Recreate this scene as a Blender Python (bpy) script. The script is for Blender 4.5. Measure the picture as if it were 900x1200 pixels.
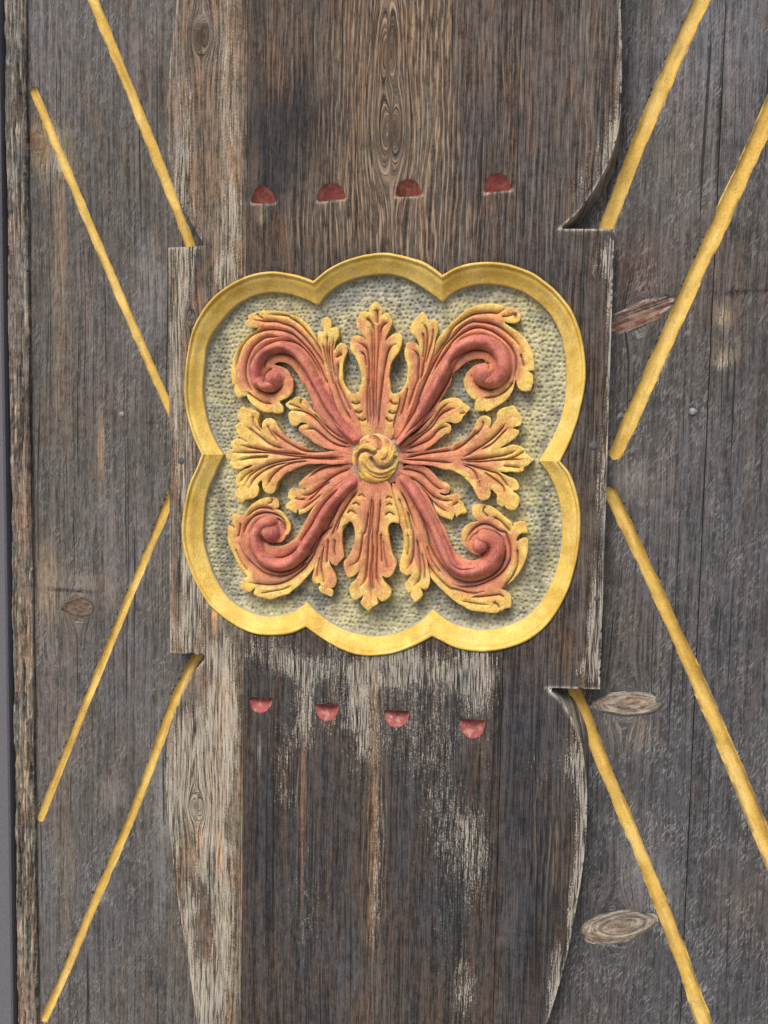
import bpy, math
import numpy as np
from mathutils import Matrix, Vector

for o in list(bpy.data.objects):
    bpy.data.objects.remove(o)
scene = bpy.context.scene
COL = scene.collection

# ------------------------------------------------------------------ camera
def cam_rot(yaw, pitch, roll):
    cy, sy, cp, sp, cr, sr = (math.cos(yaw), math.sin(yaw), math.cos(pitch), math.sin(pitch),
                              math.cos(roll), math.sin(roll))
    a = np.array([[cy, -sy, 0], [sy, cy, 0], [0, 0, 1]])
    b = np.array([[1, 0, 0], [0, cp, -sp], [0, sp, cp]])
    c = np.array([[cr, 0, sr], [0, 1, 0], [-sr, 0, cr]])
    return a @ b @ c
YAW, PITCH, ROLL, FPX = 14.42, -4.12, -1.03, 1000.0
RC = cam_rot(*[math.radians(v) for v in (YAW, PITCH, ROLL)])
CP = -RC @ np.array([0, 1000.0, 0])            # millimetres
cd = bpy.data.cameras.new('camera')
cam = bpy.data.objects.new('camera', cd)
COL.objects.link(cam)
cd.sensor_fit = 'AUTO'
cd.sensor_width = 36.0
cd.lens = 36.0 * FPX / 1200.0
cd.clip_start = 0.02
cd.clip_end = 100
M4 = Matrix.Identity(4)
for i in range(3):
    M4[i][0] = RC[i, 0]
    M4[i][1] = RC[i, 2]
    M4[i][2] = -RC[i, 1]
    M4[i][3] = CP[i] / 1000.0
cam.matrix_world = M4
scene.camera = cam

# ------------------------------------------------------------------ light
SUN_EL, SUN_AZ = math.radians(50), math.radians(-14)     # azimuth measured from the wall's outward normal
sd = bpy.data.lights.new('sun', 'SUN')
sd.energy = 1.4
sd.angle = math.radians(32)
sd.color = (1.0, 0.965, 0.91)
sun = bpy.data.objects.new('sun', sd)
COL.objects.link(sun)
sv = Vector((math.sin(SUN_AZ) * math.cos(SUN_EL), -math.cos(SUN_AZ) * math.cos(SUN_EL), math.sin(SUN_EL)))
sun.rotation_euler = sv.to_track_quat('Z', 'Y').to_euler()
sun.location = sv * 5
world = bpy.data.worlds.new('World')
scene.world = world
world.use_nodes = True
wn = world.node_tree.nodes
bg = wn['Background']
sky = wn.new('ShaderNodeTexSky')
sky.sky_type = 'NISHITA'
sky.sun_disc = False
sky.sun_elevation = SUN_EL
sky.sun_rotation = math.pi - SUN_AZ
sky.dust_density = 4.0
sky.air_density = 1.0
world.node_tree.links.new(sky.outputs[0], bg.inputs[0])
bg.inputs[1].default_value = 0.085
vs = scene.view_settings
vs.view_transform = 'Standard'
vs.look = 'None'
vs.gamma = 1
vs.use_curve_mapping = False
vs.exposure = 0.8
scene.render.engine = 'CYCLES'
scene.cycles.max_bounces = 5
scene.cycles.diffuse_bounces = 2
scene.cycles.glossy_bounces = 2

# ------------------------------------------------------------------ survey: photo position -> place on a wall plane H mm proud
def W(pts, h=0.0):
    p = np.atleast_2d(np.asarray(pts, float))
    d = np.stack([(p[:, 0] - 450) / FPX, np.ones(len(p)), -(p[:, 1] - 600) / FPX], 1) @ RC.T
    t = (-h - CP[1]) / d[:, 1]
    return np.stack([CP[0] + d[:, 0] * t, CP[2] + d[:, 2] * t], 1)
HP = 26.0       # face of the centre post above the side panels
HG = 7.5        # floor of the medallion
HL = 21.0       # mean face of the leaves

# ------------------------------------------------------------------ small maths
_rng = np.random.RandomState(7)
_tab = _rng.rand(64, 256, 256).astype(np.float32)
def vnoise(x, y, seed=0):
    x = np.asarray(x, float); y = np.asarray(y, float)
    xi = np.floor(x).astype(int); yi = np.floor(y).astype(int)
    fx = x - xi; fy = y - yi
    fx = fx * fx * (3 - 2 * fx); fy = fy * fy * (3 - 2 * fy)
    t = _tab[seed % 64]
    a = t[xi & 255, yi & 255]; b = t[(xi + 1) & 255, yi & 255]
    c = t[xi & 255, (yi + 1) & 255]; d = t[(xi + 1) & 255, (yi + 1) & 255]
    return (a * (1 - fx) + b * fx) * (1 - fy) + (c * (1 - fx) + d * fx) * fy
def fbm(x, y, seed=0, o=4):
    s = 0; a = 0.5; n = 0
    for k in range(o):
        s = s + a * vnoise(x * 2 ** k + 17.3 * k, y * 2 ** k + 9.1 * k, seed + k); n += a; a *= 0.5
    return s / n
def sstep(a, b, x):
    t = np.clip((x - a) / (b - a), 0, 1)
    return t * t * (3 - 2 * t)
def lerp(a, b, t):
    return a + (b - a) * t
def catmull(p, n=5, closed=False):
    p = np.asarray(p, float)
    m = len(p)
    if m < 3 and not closed:
        return np.array([p[0] + (p[-1] - p[0]) * t for t in np.linspace(0, 1, n + 1)])
    if closed:
        q = np.vstack([p[-1], p, p[:2]]); segs = m
    else:
        q = np.vstack([2 * p[0] - p[1], p, 2 * p[-1] - p[-2]]); segs = m - 1
    out = []
    for i in range(segs):
        p0, p1, p2, p3 = q[i:i + 4]
        for k in range(n):
            t = k / n
            out.append(0.5 * (2 * p1 + (p2 - p0) * t + (2 * p0 - 5 * p1 + 4 * p2 - p3) * t * t
                              + (3 * p1 - p0 - 3 * p2 + p3) * t ** 3))
    if not closed:
        out.append(p[-1])
    return np.array(out)
def dist_line(P, L, cap=60.0):
    """distance to a polyline (up to cap), parameter 0..1 along it, nearest point"""
    n = len(P)
    best = np.full(n, cap); par = np.zeros(n); near = P.copy()
    order = np.argsort(P[:, 0], kind='stable')
    Q = P[order]; X = Q[:, 0]; Z = Q[:, 1]
    bs = np.full(n, cap); ps = np.zeros(n); nx = X.copy(); nz = Z.copy()
    cum = np.concatenate([[0], np.cumsum(np.linalg.norm(np.diff(L, axis=0), axis=1))]); tot = max(cum[-1], 1e-9)
    x0 = np.minimum(L[:-1, 0], L[1:, 0]) - cap; x1 = np.maximum(L[:-1, 0], L[1:, 0]) + cap
    ia = np.searchsorted(X, x0); ib = np.searchsorted(X, x1)
    for i in range(len(L) - 1):
        s, e = ia[i], ib[i]
        if e <= s: continue
        ax, az = L[i]; bx = L[i + 1, 0] - ax; bz = L[i + 1, 1] - az; l2 = bx * bx + bz * bz
        if l2 < 1e-12: continue
        zs = Z[s:e]
        k = np.nonzero((zs > min(az, az + bz) - cap) & (zs < max(az, az + bz) + cap))[0] + s
        if len(k) == 0: continue
        px = X[k]; pz = Z[k]
        t = np.clip(((px - ax) * bx + (pz - az) * bz) / l2, 0, 1)
        qx = ax + t * bx; qz = az + t * bz
        d = np.sqrt((px - qx) ** 2 + (pz - qz) ** 2)
        m = d < bs[k]
        k = k[m]
        bs[k] = d[m]; ps[k] = (cum[i] + t[m] * math.sqrt(l2)) / tot; nx[k] = qx[m]; nz[k] = qz[m]
    best[order] = bs; par[order] = ps; near[order, 0] = nx; near[order, 1] = nz
    return best, par, near
def inside(P, poly):
    x, y = P[:, 0], P[:, 1]; c = np.zeros(len(P), bool)
    j = len(poly) - 1
    for i in range(len(poly)):
        xi, yi = poly[i]; xj, yj = poly[j]
        if yi != yj:
            c ^= ((yi > y) != (yj > y)) & (x < (xj - xi) * (y - yi) / (yj - yi) + xi)
        j = i
    return c
def sdf(P, poly, cap=24.0):
    """positive inside"""
    lo = poly.min(0) - cap; hi = poly.max(0) + cap
    d = np.full(len(P), -cap); near = P.copy()
    m = ((P > lo) & (P < hi)).all(1)
    if m.any():
        Q = P[m]
        dd, _, nn = dist_line(Q, np.vstack([poly, poly[:1]]), cap)
        s = np.where(inside(Q, poly), dd, -dd)
        d[m] = s; near[m] = nn
    return d, near

# ------------------------------------------------------------------ object helpers
def link(name, me, mat=None, parent=None, **props):
    o = bpy.data.objects.new(name, me)
    COL.objects.link(o)
    if mat is not None:
        me.materials.append(mat)
    if parent is not None:
        o.parent = parent
    for k, v in props.items():
        o[k] = v
    return o
def thing(name, label, category, **props):
    o = bpy.data.objects.new(name, None)
    COL.objects.link(o)
    o['label'] = label; o['category'] = category
    for k, v in props.items():
        o[k] = v
    return o
def to_world(XZ, H):
    return np.stack([XZ[:, 0] / 1000, -H / 1000, XZ[:, 1] / 1000], 1)
def mesh_from(name, V, F, attrs=None, smooth=True):
    me = bpy.data.meshes.new(name)
    V = np.asarray(V, np.float32)
    if isinstance(F, np.ndarray):
        n = F.shape[1]
        me.vertices.add(len(V)); me.vertices.foreach_set('co', V.ravel())
        me.loops.add(F.size); me.loops.foreach_set('vertex_index', F.ravel().astype(np.int32))
        me.polygons.add(len(F)); me.polygons.foreach_set('loop_start', np.arange(0, F.size, n, dtype=np.int32))
        me.update(calc_edges=True)
    else:
        me.from_pydata(V.tolist(), [], F)
    if smooth:
        me.polygons.foreach_set('use_smooth', np.ones(len(me.polygons), bool))
    for k, a in (attrs or {}).items():
        a = np.asarray(a, np.float32)
        if a.ndim == 1:
            at = me.attributes.new(k, 'FLOAT', 'POINT'); at.data.foreach_set('value', a)
        elif a.shape[1] == 3 and k.startswith('v_'):
            at = me.attributes.new(k, 'FLOAT_VECTOR', 'POINT'); at.data.foreach_set('vector', a.ravel())
        else:
            if a.shape[1] == 3:
                a = np.hstack([a, np.ones((len(a), 1), np.float32)])
            at = me.attributes.new(k, 'FLOAT_COLOR', 'POINT'); at.data.foreach_set('color', a.ravel())
    me.validate()
    return me
def relief(name, polys, cell, hfun, attrfun, floor, wall=True, clipx=None, flare=None):
    """Carved piece: polys = [(polygon_mm, +1 keep / -1 hole)]. hfun(P, d) -> height mm; attrfun(P, d, h) -> dict"""
    pos = [p for p, s in polys if s > 0]
    lo = np.min([p.min(0) for p in pos], 0); hi = np.max([p.max(0) for p in pos], 0)
    if clipx:
        lo[0] = max(lo[0], clipx[0]); hi[0] = min(hi[0], clipx[1])
    lo = lo - 1.5 * cell; hi = hi + 1.5 * cell
    nx = int((hi[0] - lo[0]) / cell) + 2; ny = int((hi[1] - lo[1]) / cell) + 2
    gx, gy = np.meshgrid(lo[0] + np.arange(nx) * cell, lo[1] + np.arange(ny) * cell, indexing='ij')
    P = np.stack([gx.ravel(), gy.ravel()], 1)
    d = np.full(len(P), 1e9); near = P.copy()
    def comb(dd, nn):
        m = dd < d
        d[m] = dd[m]; near[m] = nn[m]
    for p, s in polys:
        dd, nn = sdf(P, p)
        comb(dd * s, nn)
    if clipx:
        for k, s in ((0, 1), (1, -1)):
            nn = P.copy(); nn[:, 0] = clipx[k]
            comb((P[:, 0] - clipx[k]) * s, nn)
    D = d.reshape(nx, ny)
    idx = np.arange(nx * ny).reshape(nx, ny)
    q = np.stack([idx[:-1, :-1], idx[1:, :-1], idx[1:, 1:], idx[:-1, 1:]], -1).reshape(-1, 4)
    dq = d[q]
    keep = (dq.max(1) > 0.08 * cell) & (dq.min(1) > -1.45 * cell)
    q = q[keep]
    snap = (d < 0.3 * cell)
    P[snap] = near[snap]
    used = np.unique(q)
    re = np.full(nx * ny, -1); re[used] = np.arange(len(used))
    q = re[q]; P = P[used]; dv = np.maximum(d[used], 0); dv[snap[used]] = 0
    H = hfun(P, dv)
    A = attrfun(P, dv, H)
    V = to_world(P, H)
    if wall:
        e = np.concatenate([q[:, [0, 1]], q[:, [1, 2]], q[:, [2, 3]], q[:, [3, 0]]])
        key = np.sort(e, 1); k1 = key[:, 0].astype(np.int64) * (len(P) + 1) + key[:, 1]
        u, inv, cnt = np.unique(k1, return_inverse=True, return_counts=True)
        be = e[cnt[inv] == 1]
        bv = np.unique(be); mp = np.full(len(P), -1); mp[bv] = np.arange(len(bv))
        n0 = len(P); nb = len(bv)
        Vt = V[bv].copy(); Vm = to_world(P[bv], np.minimum(H[bv], floor) * 0.5 + H[bv] * 0.5)
        Pb = P[bv]
        if flare:
            dr = P[be[:, 1]] - P[be[:, 0]]
            nn = np.zeros((len(P), 2)); nr = np.stack([dr[:, 1], -dr[:, 0]], 1)
            np.add.at(nn, be[:, 0], nr); np.add.at(nn, be[:, 1], nr)
            nb_ = nn[bv]; nb_ /= np.maximum(np.linalg.norm(nb_, axis=1), 1e-9)[:, None]
            fl_ = flare(Pb)[:, None] * nb_
            Vm = to_world(Pb + 0.35 * fl_, np.minimum(H[bv], floor) * 0.5 + H[bv] * 0.5)
            Pb = Pb + fl_
        Vb = to_world(Pb, np.full(nb, float(floor)))
        V = np.vstack([V, Vt, Vm, Vb])
        a, b = mp[be[:, 0]], mp[be[:, 1]]
        w1 = np.stack([n0 + b, n0 + a, n0 + nb + a, n0 + nb + b], 1)
        w2 = np.stack([n0 + nb + b, n0 + nb + a, n0 + 2 * nb + a, n0 + 2 * nb + b], 1)
        q = np.vstack([q, w1, w2])
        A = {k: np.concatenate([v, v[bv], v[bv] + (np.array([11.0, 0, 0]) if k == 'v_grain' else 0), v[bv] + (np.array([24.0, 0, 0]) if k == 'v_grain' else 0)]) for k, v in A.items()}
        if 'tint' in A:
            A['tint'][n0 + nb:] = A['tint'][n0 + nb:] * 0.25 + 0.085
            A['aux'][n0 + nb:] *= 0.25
    return mesh_from(name, V, q.astype(np.int32), A)

# ------------------------------------------------------------------ materials
def nt(name):
    m = bpy.data.materials.new(name); m.use_nodes = True
    t = m.node_tree
    return m, t, t.nodes, t.links, t.nodes['Principled BSDF']
class G:
    """tiny node-graph writer"""
    def __init__(s, t): s.t = t; s.n = t.nodes; s.l = t.links
    def put(s, sock, v):
        if isinstance(v, (int, float)): sock.default_value = v
        elif isinstance(v, tuple): sock.default_value = v if len(v) == len(sock.default_value) else v + (1,)
        else: s.l.new(v, sock)
    def math(s, op, a, b=0.0, c=0.0, clamp=False):
        n = s.n.new('ShaderNodeMath'); n.operation = op; n.use_clamp = clamp
        for i, v in enumerate((a, b, c)): s.put(n.inputs[i], v)
        return n.outputs[0]
    def attr(s, name, out='Color'):
        n = s.n.new('ShaderNodeAttribute'); n.attribute_name = name
        return n.outputs[out]
    def sep(s, v):
        n = s.n.new('ShaderNodeSeparateXYZ'); s.l.new(v, n.inputs[0]); return n.outputs
    def comb(s, x, y, z):
        n = s.n.new('ShaderNodeCombineXYZ')
        for i, v in enumerate((x, y, z)): s.put(n.inputs[i], v)
        return n.outputs[0]
    def noise(s, vec, scale=1.0, detail=3.0, rough=0.55, dist=0.0):
        n = s.n.new('ShaderNodeTexNoise'); n.noise_dimensions = '3D'
        s.put(n.inputs['Vector'], vec)
        n.inputs['Scale'].default_value = scale; n.inputs['Detail'].default_value = detail
        n.inputs['Roughness'].default_value = rough; n.inputs['Distortion'].default_value = dist
        return n.outputs[0]
    def ramp(s, v, a, b, lo=0.0, hi=1.0):
        n = s.n.new('ShaderNodeMapRange'); n.interpolation_type = 'SMOOTHSTEP'
        s.put(n.inputs[0], v)
        for i, x in zip((1, 2, 3, 4), (a, b, lo, hi)): s.put(n.inputs[i], x)
        return n.outputs[0]
    def mix(s, f, a, b, mode='MIX'):
        n = s.n.new('ShaderNodeMix'); n.data_type = 'RGBA'; n.blend_type = mode
        s.put(n.inputs[0], f); s.put(n.inputs[6], a); s.put(n.inputs[7], b)
        return n.outputs[2]
    def bump(s, h, dist, strength=1.0, nrm=None):
        n = s.n.new('ShaderNodeBump'); n.inputs['Strength'].default_value = strength
        n.inputs['Distance'].default_value = dist; s.l.new(h, n.inputs['Height'])
        if nrm: s.l.new(nrm, n.inputs['Normal'])
        return n.outputs[0]

def wood_material(name, bumpd=0.0022):
    m, t, N, L, B = nt(name)
    g = G(t)
    gr = g.sep(g.attr('v_grain', 'Vector'))
    tint = g.attr('tint')
    aux = g.sep(g.attr('aux', 'Vector'))
    gx, gz, sd_ = gr[0], gr[1], gr[2]
    wear, ring, scr = aux[0], aux[1], aux[2]
    def gv(fx, fz, off): return g.comb(g.math('MULTIPLY', gx, fx), g.math('MULTIPLY', gz, fz), g.math('ADD', sd_, off))
    fibre = g.noise(gv(0.26, 0.0055, 5.1), 1, 4, 0.68)
    fine = g.noise(gv(0.85, 0.035, 9.7), 1, 2, 0.6)
    mott = g.noise(gv(0.13, 0.085, 3.7), 1, 5, 0.72)
    speck = g.noise(gv(0.75, 0.45, 2.2), 1, 3, 0.75)
    wob = g.noise(gv(0.05, 0.008, 4.4), 1, 2)
    sn = g.math('SINE', g.math('ADD', g.math('MULTIPLY', gx, 0.98), g.math('MULTIPLY', wob, 22.0)))
    lines = g.math('MULTIPLY', g.ramp(sn, 0.05, 0.9), g.ramp(fine, 0.34, 0.62))
    v = g.math('ADD', g.math('MULTIPLY', fibre, 1.2), g.math('MULTIPLY', fine, 0.9))
    v = g.math('ADD', v, g.math('MULTIPLY', mott, 0.75))
    v = g.math('ADD', v, g.math('MULTIPLY', speck, 0.55))
    v = g.ramp(v, 1.36, 2.08, 0.17, 1.80)
    v = g.math('ADD', v, g.math('MULTIPLY', g.math('SUBTRACT', 1.0, v), g.math('MULTIPLY', scr, 0.42)))
    c = g.mix(1.0, tint, g.comb(v, v, v), 'MULTIPLY')
    warm = g.ramp(g.noise(gv(0.07, 0.012, 7.9), 1, 2), 0.42, 0.66)
    c = g.mix(g.math('MULTIPLY', warm, g.math('SUBTRACT', 0.62, g.math('MULTIPLY', scr, 0.5))), c, g.mix(1.0, c, (1.35, 0.98, 0.72, 1), 'MULTIPLY'))
    c = g.mix(g.math('MULTIPLY', lines, ring), c, (0.40, 0.29, 0.19, 1))
    # bleached worn fibre, broken into flecks
    wn_ = g.math('ADD', g.math('MULTIPLY', g.noise(gv(0.55, 0.055, 6.6), 1, 4, 0.75), 0.50), g.math('MULTIPLY', speck, 0.50))
    th = g.math('SUBTRACT', 0.70, g.math('MULTIPLY', g.math('MINIMUM', wear, 1.1), 0.27))
    wm = g.math('MULTIPLY', g.ramp(g.math('SUBTRACT', wn_, th), 0.0, 0.06), g.ramp(g.math('ADD', fine, g.math('MULTIPLY', fibre, 0.6)), 0.68, 0.90, 0.0, 1.0))
    wcol = g.mix(g.ramp(mott, 0.38, 0.62), (0.60, 0.53, 0.40, 1), (0.46, 0.44, 0.40, 1))
    c = g.mix(g.math('MULTIPLY', wm, 0.8), c, wcol)
    # rough planed surface: raised grey hairs lying across the grain
    def hair_at(ang, off, th0, f=0.5):
        ca, sa = math.cos(ang), math.sin(ang)
        a = g.math('ADD', g.math('MULTIPLY', gx, ca), g.math('MULTIPLY', gz, sa))
        b = g.math('SUBTRACT', g.math('MULTIPLY', gz, ca), g.math('MULTIPLY', gx, sa))
        n = g.noise(g.comb(g.math('MULTIPLY', a, f), g.math('MULTIPLY', b, 0.10), g.math('ADD', sd_, off)), 1, 3, 0.7)
        return g.ramp(n, th0, th0 + 0.14)
    hm = g.math('MAXIMUM', hair_at(-0.55, 11.0, 0.52), hair_at(-0.12, 15.0, 0.53, 0.65))
    hm = g.math('MULTIPLY', hm, g.ramp(g.noise(gv(0.045, 0.022, 33.0), 1, 4, 0.7), 0.36, 0.64, 0.12, 1.0))
    c = g.mix(g.math('MULTIPLY', hm, scr), c, (0.30, 0.29, 0.285, 1))
    pit = g.ramp(g.noise(gv(0.3, 0.12, 21.0), 1, 3, 0.75), 0.63, 0.71)
    c = g.mix(g.math('MULTIPLY', pit, 0.6), c, (0.022, 0.02, 0.021, 1))
    crk = g.ramp(g.noise(gv(0.30, 0.0035, 25.0), 1, 1, 0.5), 0.68, 0.71)
    c = g.mix(g.math('MULTIPLY', crk, 0.8), c, (0.015, 0.013, 0.012, 1))
    L.new(c, B.inputs['Base Color'])
    B.inputs['Roughness'].default_value = 0.8
    B.inputs['Specular IOR Level'].default_value = 0.3
    hgt = g.math('ADD', g.math('MULTIPLY', fibre, 0.7), g.math('MULTIPLY', fine, 0.5))
    hgt = g.math('ADD', hgt, g.math('MULTIPLY', speck, 0.45))
    L.new(g.bump(hgt, bumpd), B.inputs['Normal'])
    return m
WOOD = wood_material('weathered_wood')

def paint_material(name, rough=0.62, pits=0.5, bumpd=0.0005, scale=1.0, dust=0.25, var=0.25):
    m, t, N, L, B = nt(name)
    g = G(t)
    tc = N.new('ShaderNodeTexCoord').outputs['Object']
    col = g.attr('col')
    n1 = g.noise(tc, 70 * scale, 5, 0.65)
    n2 = g.noise(tc, 420 * scale, 4, 0.7)
    n3 = g.noise(tc, 900 * scale, 2, 0.6)
    v = g.ramp(g.math('ADD', g.math('MULTIPLY', n1, 0.55), g.math('MULTIPLY', n2, 0.65)), 0.40, 0.80, 1 - var, 1 + var * 0.9)
    c = g.mix(1.0, col, g.comb(v, v, v), 'MULTIPLY')
    # paint rubbed thin, pale undercoat
    sx0 = g.sep(tc)
    rub = g.ramp(g.noise(g.comb(g.math('MULTIPLY', sx0[0], 300.0), g.math('MULTIPLY', sx0[1], 120.0), g.math('MULTIPLY', sx0[2], 70.0)), 1, 5, 0.72), 0.55, 0.70)
    c = g.mix(g.math('MULTIPLY', rub, dust), c, (0.62, 0.55, 0.42, 1))
    pit = g.ramp(n3, 0.61, 0.70)
    spots = g.math('MULTIPLY', pit, g.ramp(g.noise(tc, 60 * scale, 3), 0.44, 0.6))
    c = g.mix(g.math('MULTIPLY', spots, pits), c, (0.06, 0.05, 0.04, 1))
    chip = g.math('MULTIPLY', g.ramp(g.noise(tc, 230 * scale, 5, 0.78), 0.64, 0.69), g.ramp(g.noise(tc, 26, 2), 0.5, 0.62))
    c = g.mix(g.math('MULTIPLY', chip, 0.7), c, (0.16, 0.12, 0.085, 1))
    L.new(c, B.inputs['Base Color'])
    L.new(g.ramp(n1, 0.3, 0.7, rough - 0.08, rough + 0.14), B.inputs['Roughness'])
    B.inputs['Specular IOR Level'].default_value = 0.2
    sx = g.sep(tc)
    grn = g.noise(g.comb(g.math('MULTIPLY', sx[0], 520.0), g.math('MULTIPLY', sx[1], 120.0), g.math('MULTIPLY', sx[2], 34.0)), 1, 3, 0.65)
    h = g.math('ADD', g.math('MULTIPLY', n2, 0.6), g.math('MULTIPLY', n1, 0.6))
    h = g.math('ADD', h, g.math('MULTIPLY', grn, 0.8))
    h = g.math('SUBTRACT', h, g.math('MULTIPLY', spots, 0.6))
    L.new(g.bump(h, bumpd), B.inputs['Normal'])
    return m
PAINT = paint_material('carved_paint', 0.74, 0.75, 0.0011, 1.25, 0.3, 0.3)
GOLD = paint_material('yellow_paint', 0.72, 0.6, 0.0009, 1.0, 0.22, 0.18)
RED = paint_material('red_paint', 0.62, 0.3, 0.0008, 1.0, 0.35)
GROUND = paint_material('ground_paint', 0.72, 0.75, 0.0009, 0.9, 0.3)
KNOT = paint_material('knot_wood', 0.75, 0.9, 0.0012, 0.8, 0.3)

def plain(name, col, rough=0.8, scale=200, amt=0.2, bumpd=0.0004, metal=0.0):
    m, t, N, L, B = nt(name)
    g = G(t)
    tc = N.new('ShaderNodeTexCoord').outputs['Object']
    n = g.noise(tc, scale, 5, 0.65)
    v = g.ramp(n, 0.25, 0.75, 1 - amt, 1 + amt)
    L.new(g.mix(1.0, col + (1,), g.comb(v, v, v), 'MULTIPLY'), B.inputs['Base Color'])
    B.inputs['Roughness'].default_value = rough
    B.inputs['Metallic'].default_value = metal
    L.new(g.bump(n, bumpd), B.inputs['Normal'])
    return m
STEEL = plain('nail_steel', (0.26, 0.27, 0.28), 0.6, 600, 0.4, 0.0006, 0.3)
IRON = plain('nail_iron', (0.085, 0.09, 0.105), 0.6, 600, 0.4, 0.0006, 0.2)
RENDER_ = plain('grey_render', (0.125, 0.12, 0.135), 0.75, 300, 0.16, 0.0008)
BACK = plain('backing', (0.05, 0.045, 0.042), 0.9)

# ------------------------------------------------------------------ setting behind everything
def box(name, x0, x1, z0, z1, h0, h1, mat, bevel=1.5, parent=None, **props):
    b = bevel
    V = []; 
    for (h, i) in ((h0, 0), (h1 - b, 0), (h1, b)):
        for (x, z) in ((x0 + i, z0 + i), (x1 - i, z0 + i), (x1 - i, z1 - i), (x0 + i, z1 - i)):
            V.append((x / 1000, -h / 1000, z / 1000))
    F = []
    for k in (0, 4):
        for i in range(4):
            j = (i + 1) % 4
            F.append((k + i, k + j, k + 4 + j, k + 4 + i))
    F += [(3, 2, 1, 0), (8, 9, 10, 11)]
    me = mesh_from(name, V, F, smooth=False)
    return link(name, me, mat, parent, **props)
ZT, ZB = 760.0, -860.0
XL = float(W([(36.5, 600)], 0)[0, 0])
XB0 = float(W([(11.5, 600)], 8)[0, 0]); XB1 = float(W([(34.8, 600)], 8)[0, 0])
box('backing_wall', -900, 900, ZB - 40, ZT + 40, -90, -28, BACK, kind='structure')
box('ground', -3000, 3000, -1500, -1400, -100, 6000, plain('paving', (0.27, 0.26, 0.235), 0.85, 40, 0.25), kind='structure')  # unseen sheet added below to bounce light up onto the carving
box('wall', -900, XB0 - 3.0, ZB - 20, ZT + 20, -27, 13, RENDER_, 2.0, kind='structure')

# ------------------------------------------------------------------ painted gouged grooves (paths surveyed from the photo)
GROOVES = {
 'L': [([(92, -42), (109, 0), (143, 90), (173, 157), (203, 227), (222, 287), (229, 306)], 7.0, 0, 0),
       ([(36, 101), (55, 141), (77, 195), (100, 250), (119, 304), (144.5, 355), (169.5, 411), (189, 458), (200, 484), (214, 515)], 6.6, 1, 0),
       ([(210, 562), (190, 607), (167, 657), (145, 710), (123, 770), (103, 820), (75, 893), (68, 909), (43, 963)], 6.3, 0, 1),
       ([(241, 756), (230, 772), (214, 797), (201, 830), (188, 867), (176, 900), (153, 957), (128, 1017), (103, 1077), (77, 1137), (50, 1198)], 6.8, 0, 1)],
 'R': [([(842, -42), (823, 0), (800, 50), (773, 110), (747, 170), (723, 230), (712, 267), (702, 290)], 8.7, 0, 0),
       ([(935, 60), (905, 125), (871, 200), (836, 284), (805, 345), (783, 391), (761, 438), (742, 480), (721, 539)], 8.7, 0, 1),
       ([(713, 570), (725, 597), (747, 647), (770, 693), (793, 743), (817, 797), (843, 857), (865, 907), (883, 953), (897, 993), (922, 1050)], 8.0, 1, 0),
       ([(667, 790), (675, 813), (687, 847), (703, 883), (712, 907), (730, 950), (747, 993), (767, 1040), (783, 1080), (800, 1127), (823, 1193), (846, 1255)], 8.2, 0, 0)],
}
def groove_frame(path, hw, r0, r1, seed):
    q = np.array(path, float)
    k = np.polyfit(q[:, 1], q[:, 0], 5 if len(path) > 10 and seed in (6, 26) else 2)     # the cut runs true
    L = catmull(W(np.stack([np.polyval(k, q[:, 1]), q[:, 1]], 1), 0), 12)
    hw = hw * 0.9
    # even spacing
    cum = np.concatenate([[0], np.cumsum(np.linalg.norm(np.diff(L, axis=0), axis=1))])
    n = int(cum[-1] / 3.0)
    s = np.linspace(0, cum[-1], n)
    L = np.stack([np.interp(s, cum, L[:, 0]), np.interp(s, cum, L[:, 1])], 1)
    T = np.gradient(L, axis=0); T /= np.linalg.norm(T, axis=1)[:, None]
    Nn = np.stack([-T[:, 1], T[:, 0]], 1)
    w = hw * (0.93 + 0.16 * (vnoise(s * 0.035, s * 0 + seed, 3) ) )
    wl = w + 0.9 * (vnoise(s * 0.16, s * 0, seed) - 0.5) * 0.9
    wr = w + 0.9 * (vnoise(s * 0.16, s * 0 + 9, seed + 5) - 0.5) * 0.9
    e = np.ones(n)
    if r0: e = np.minimum(e, np.sqrt(np.clip(1 - (1 - np.clip(s / (hw * 1.1), 0, 1)) ** 2, 0, 1)))
    if r1: e = np.minimum(e, np.sqrt(np.clip(1 - (1 - np.clip((cum[-1] - s) / (hw * 1.1), 0, 1)) ** 2, 0, 1)))
    e = np.maximum(e, 0.04)
    return s, L, Nn, wl * e, wr * e, e
YEL = np.array([0.66, 0.43, 0.10]); YELD = np.array([0.46, 0.28, 0.06]); PALEY = np.array([0.80, 0.59, 0.21])
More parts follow.
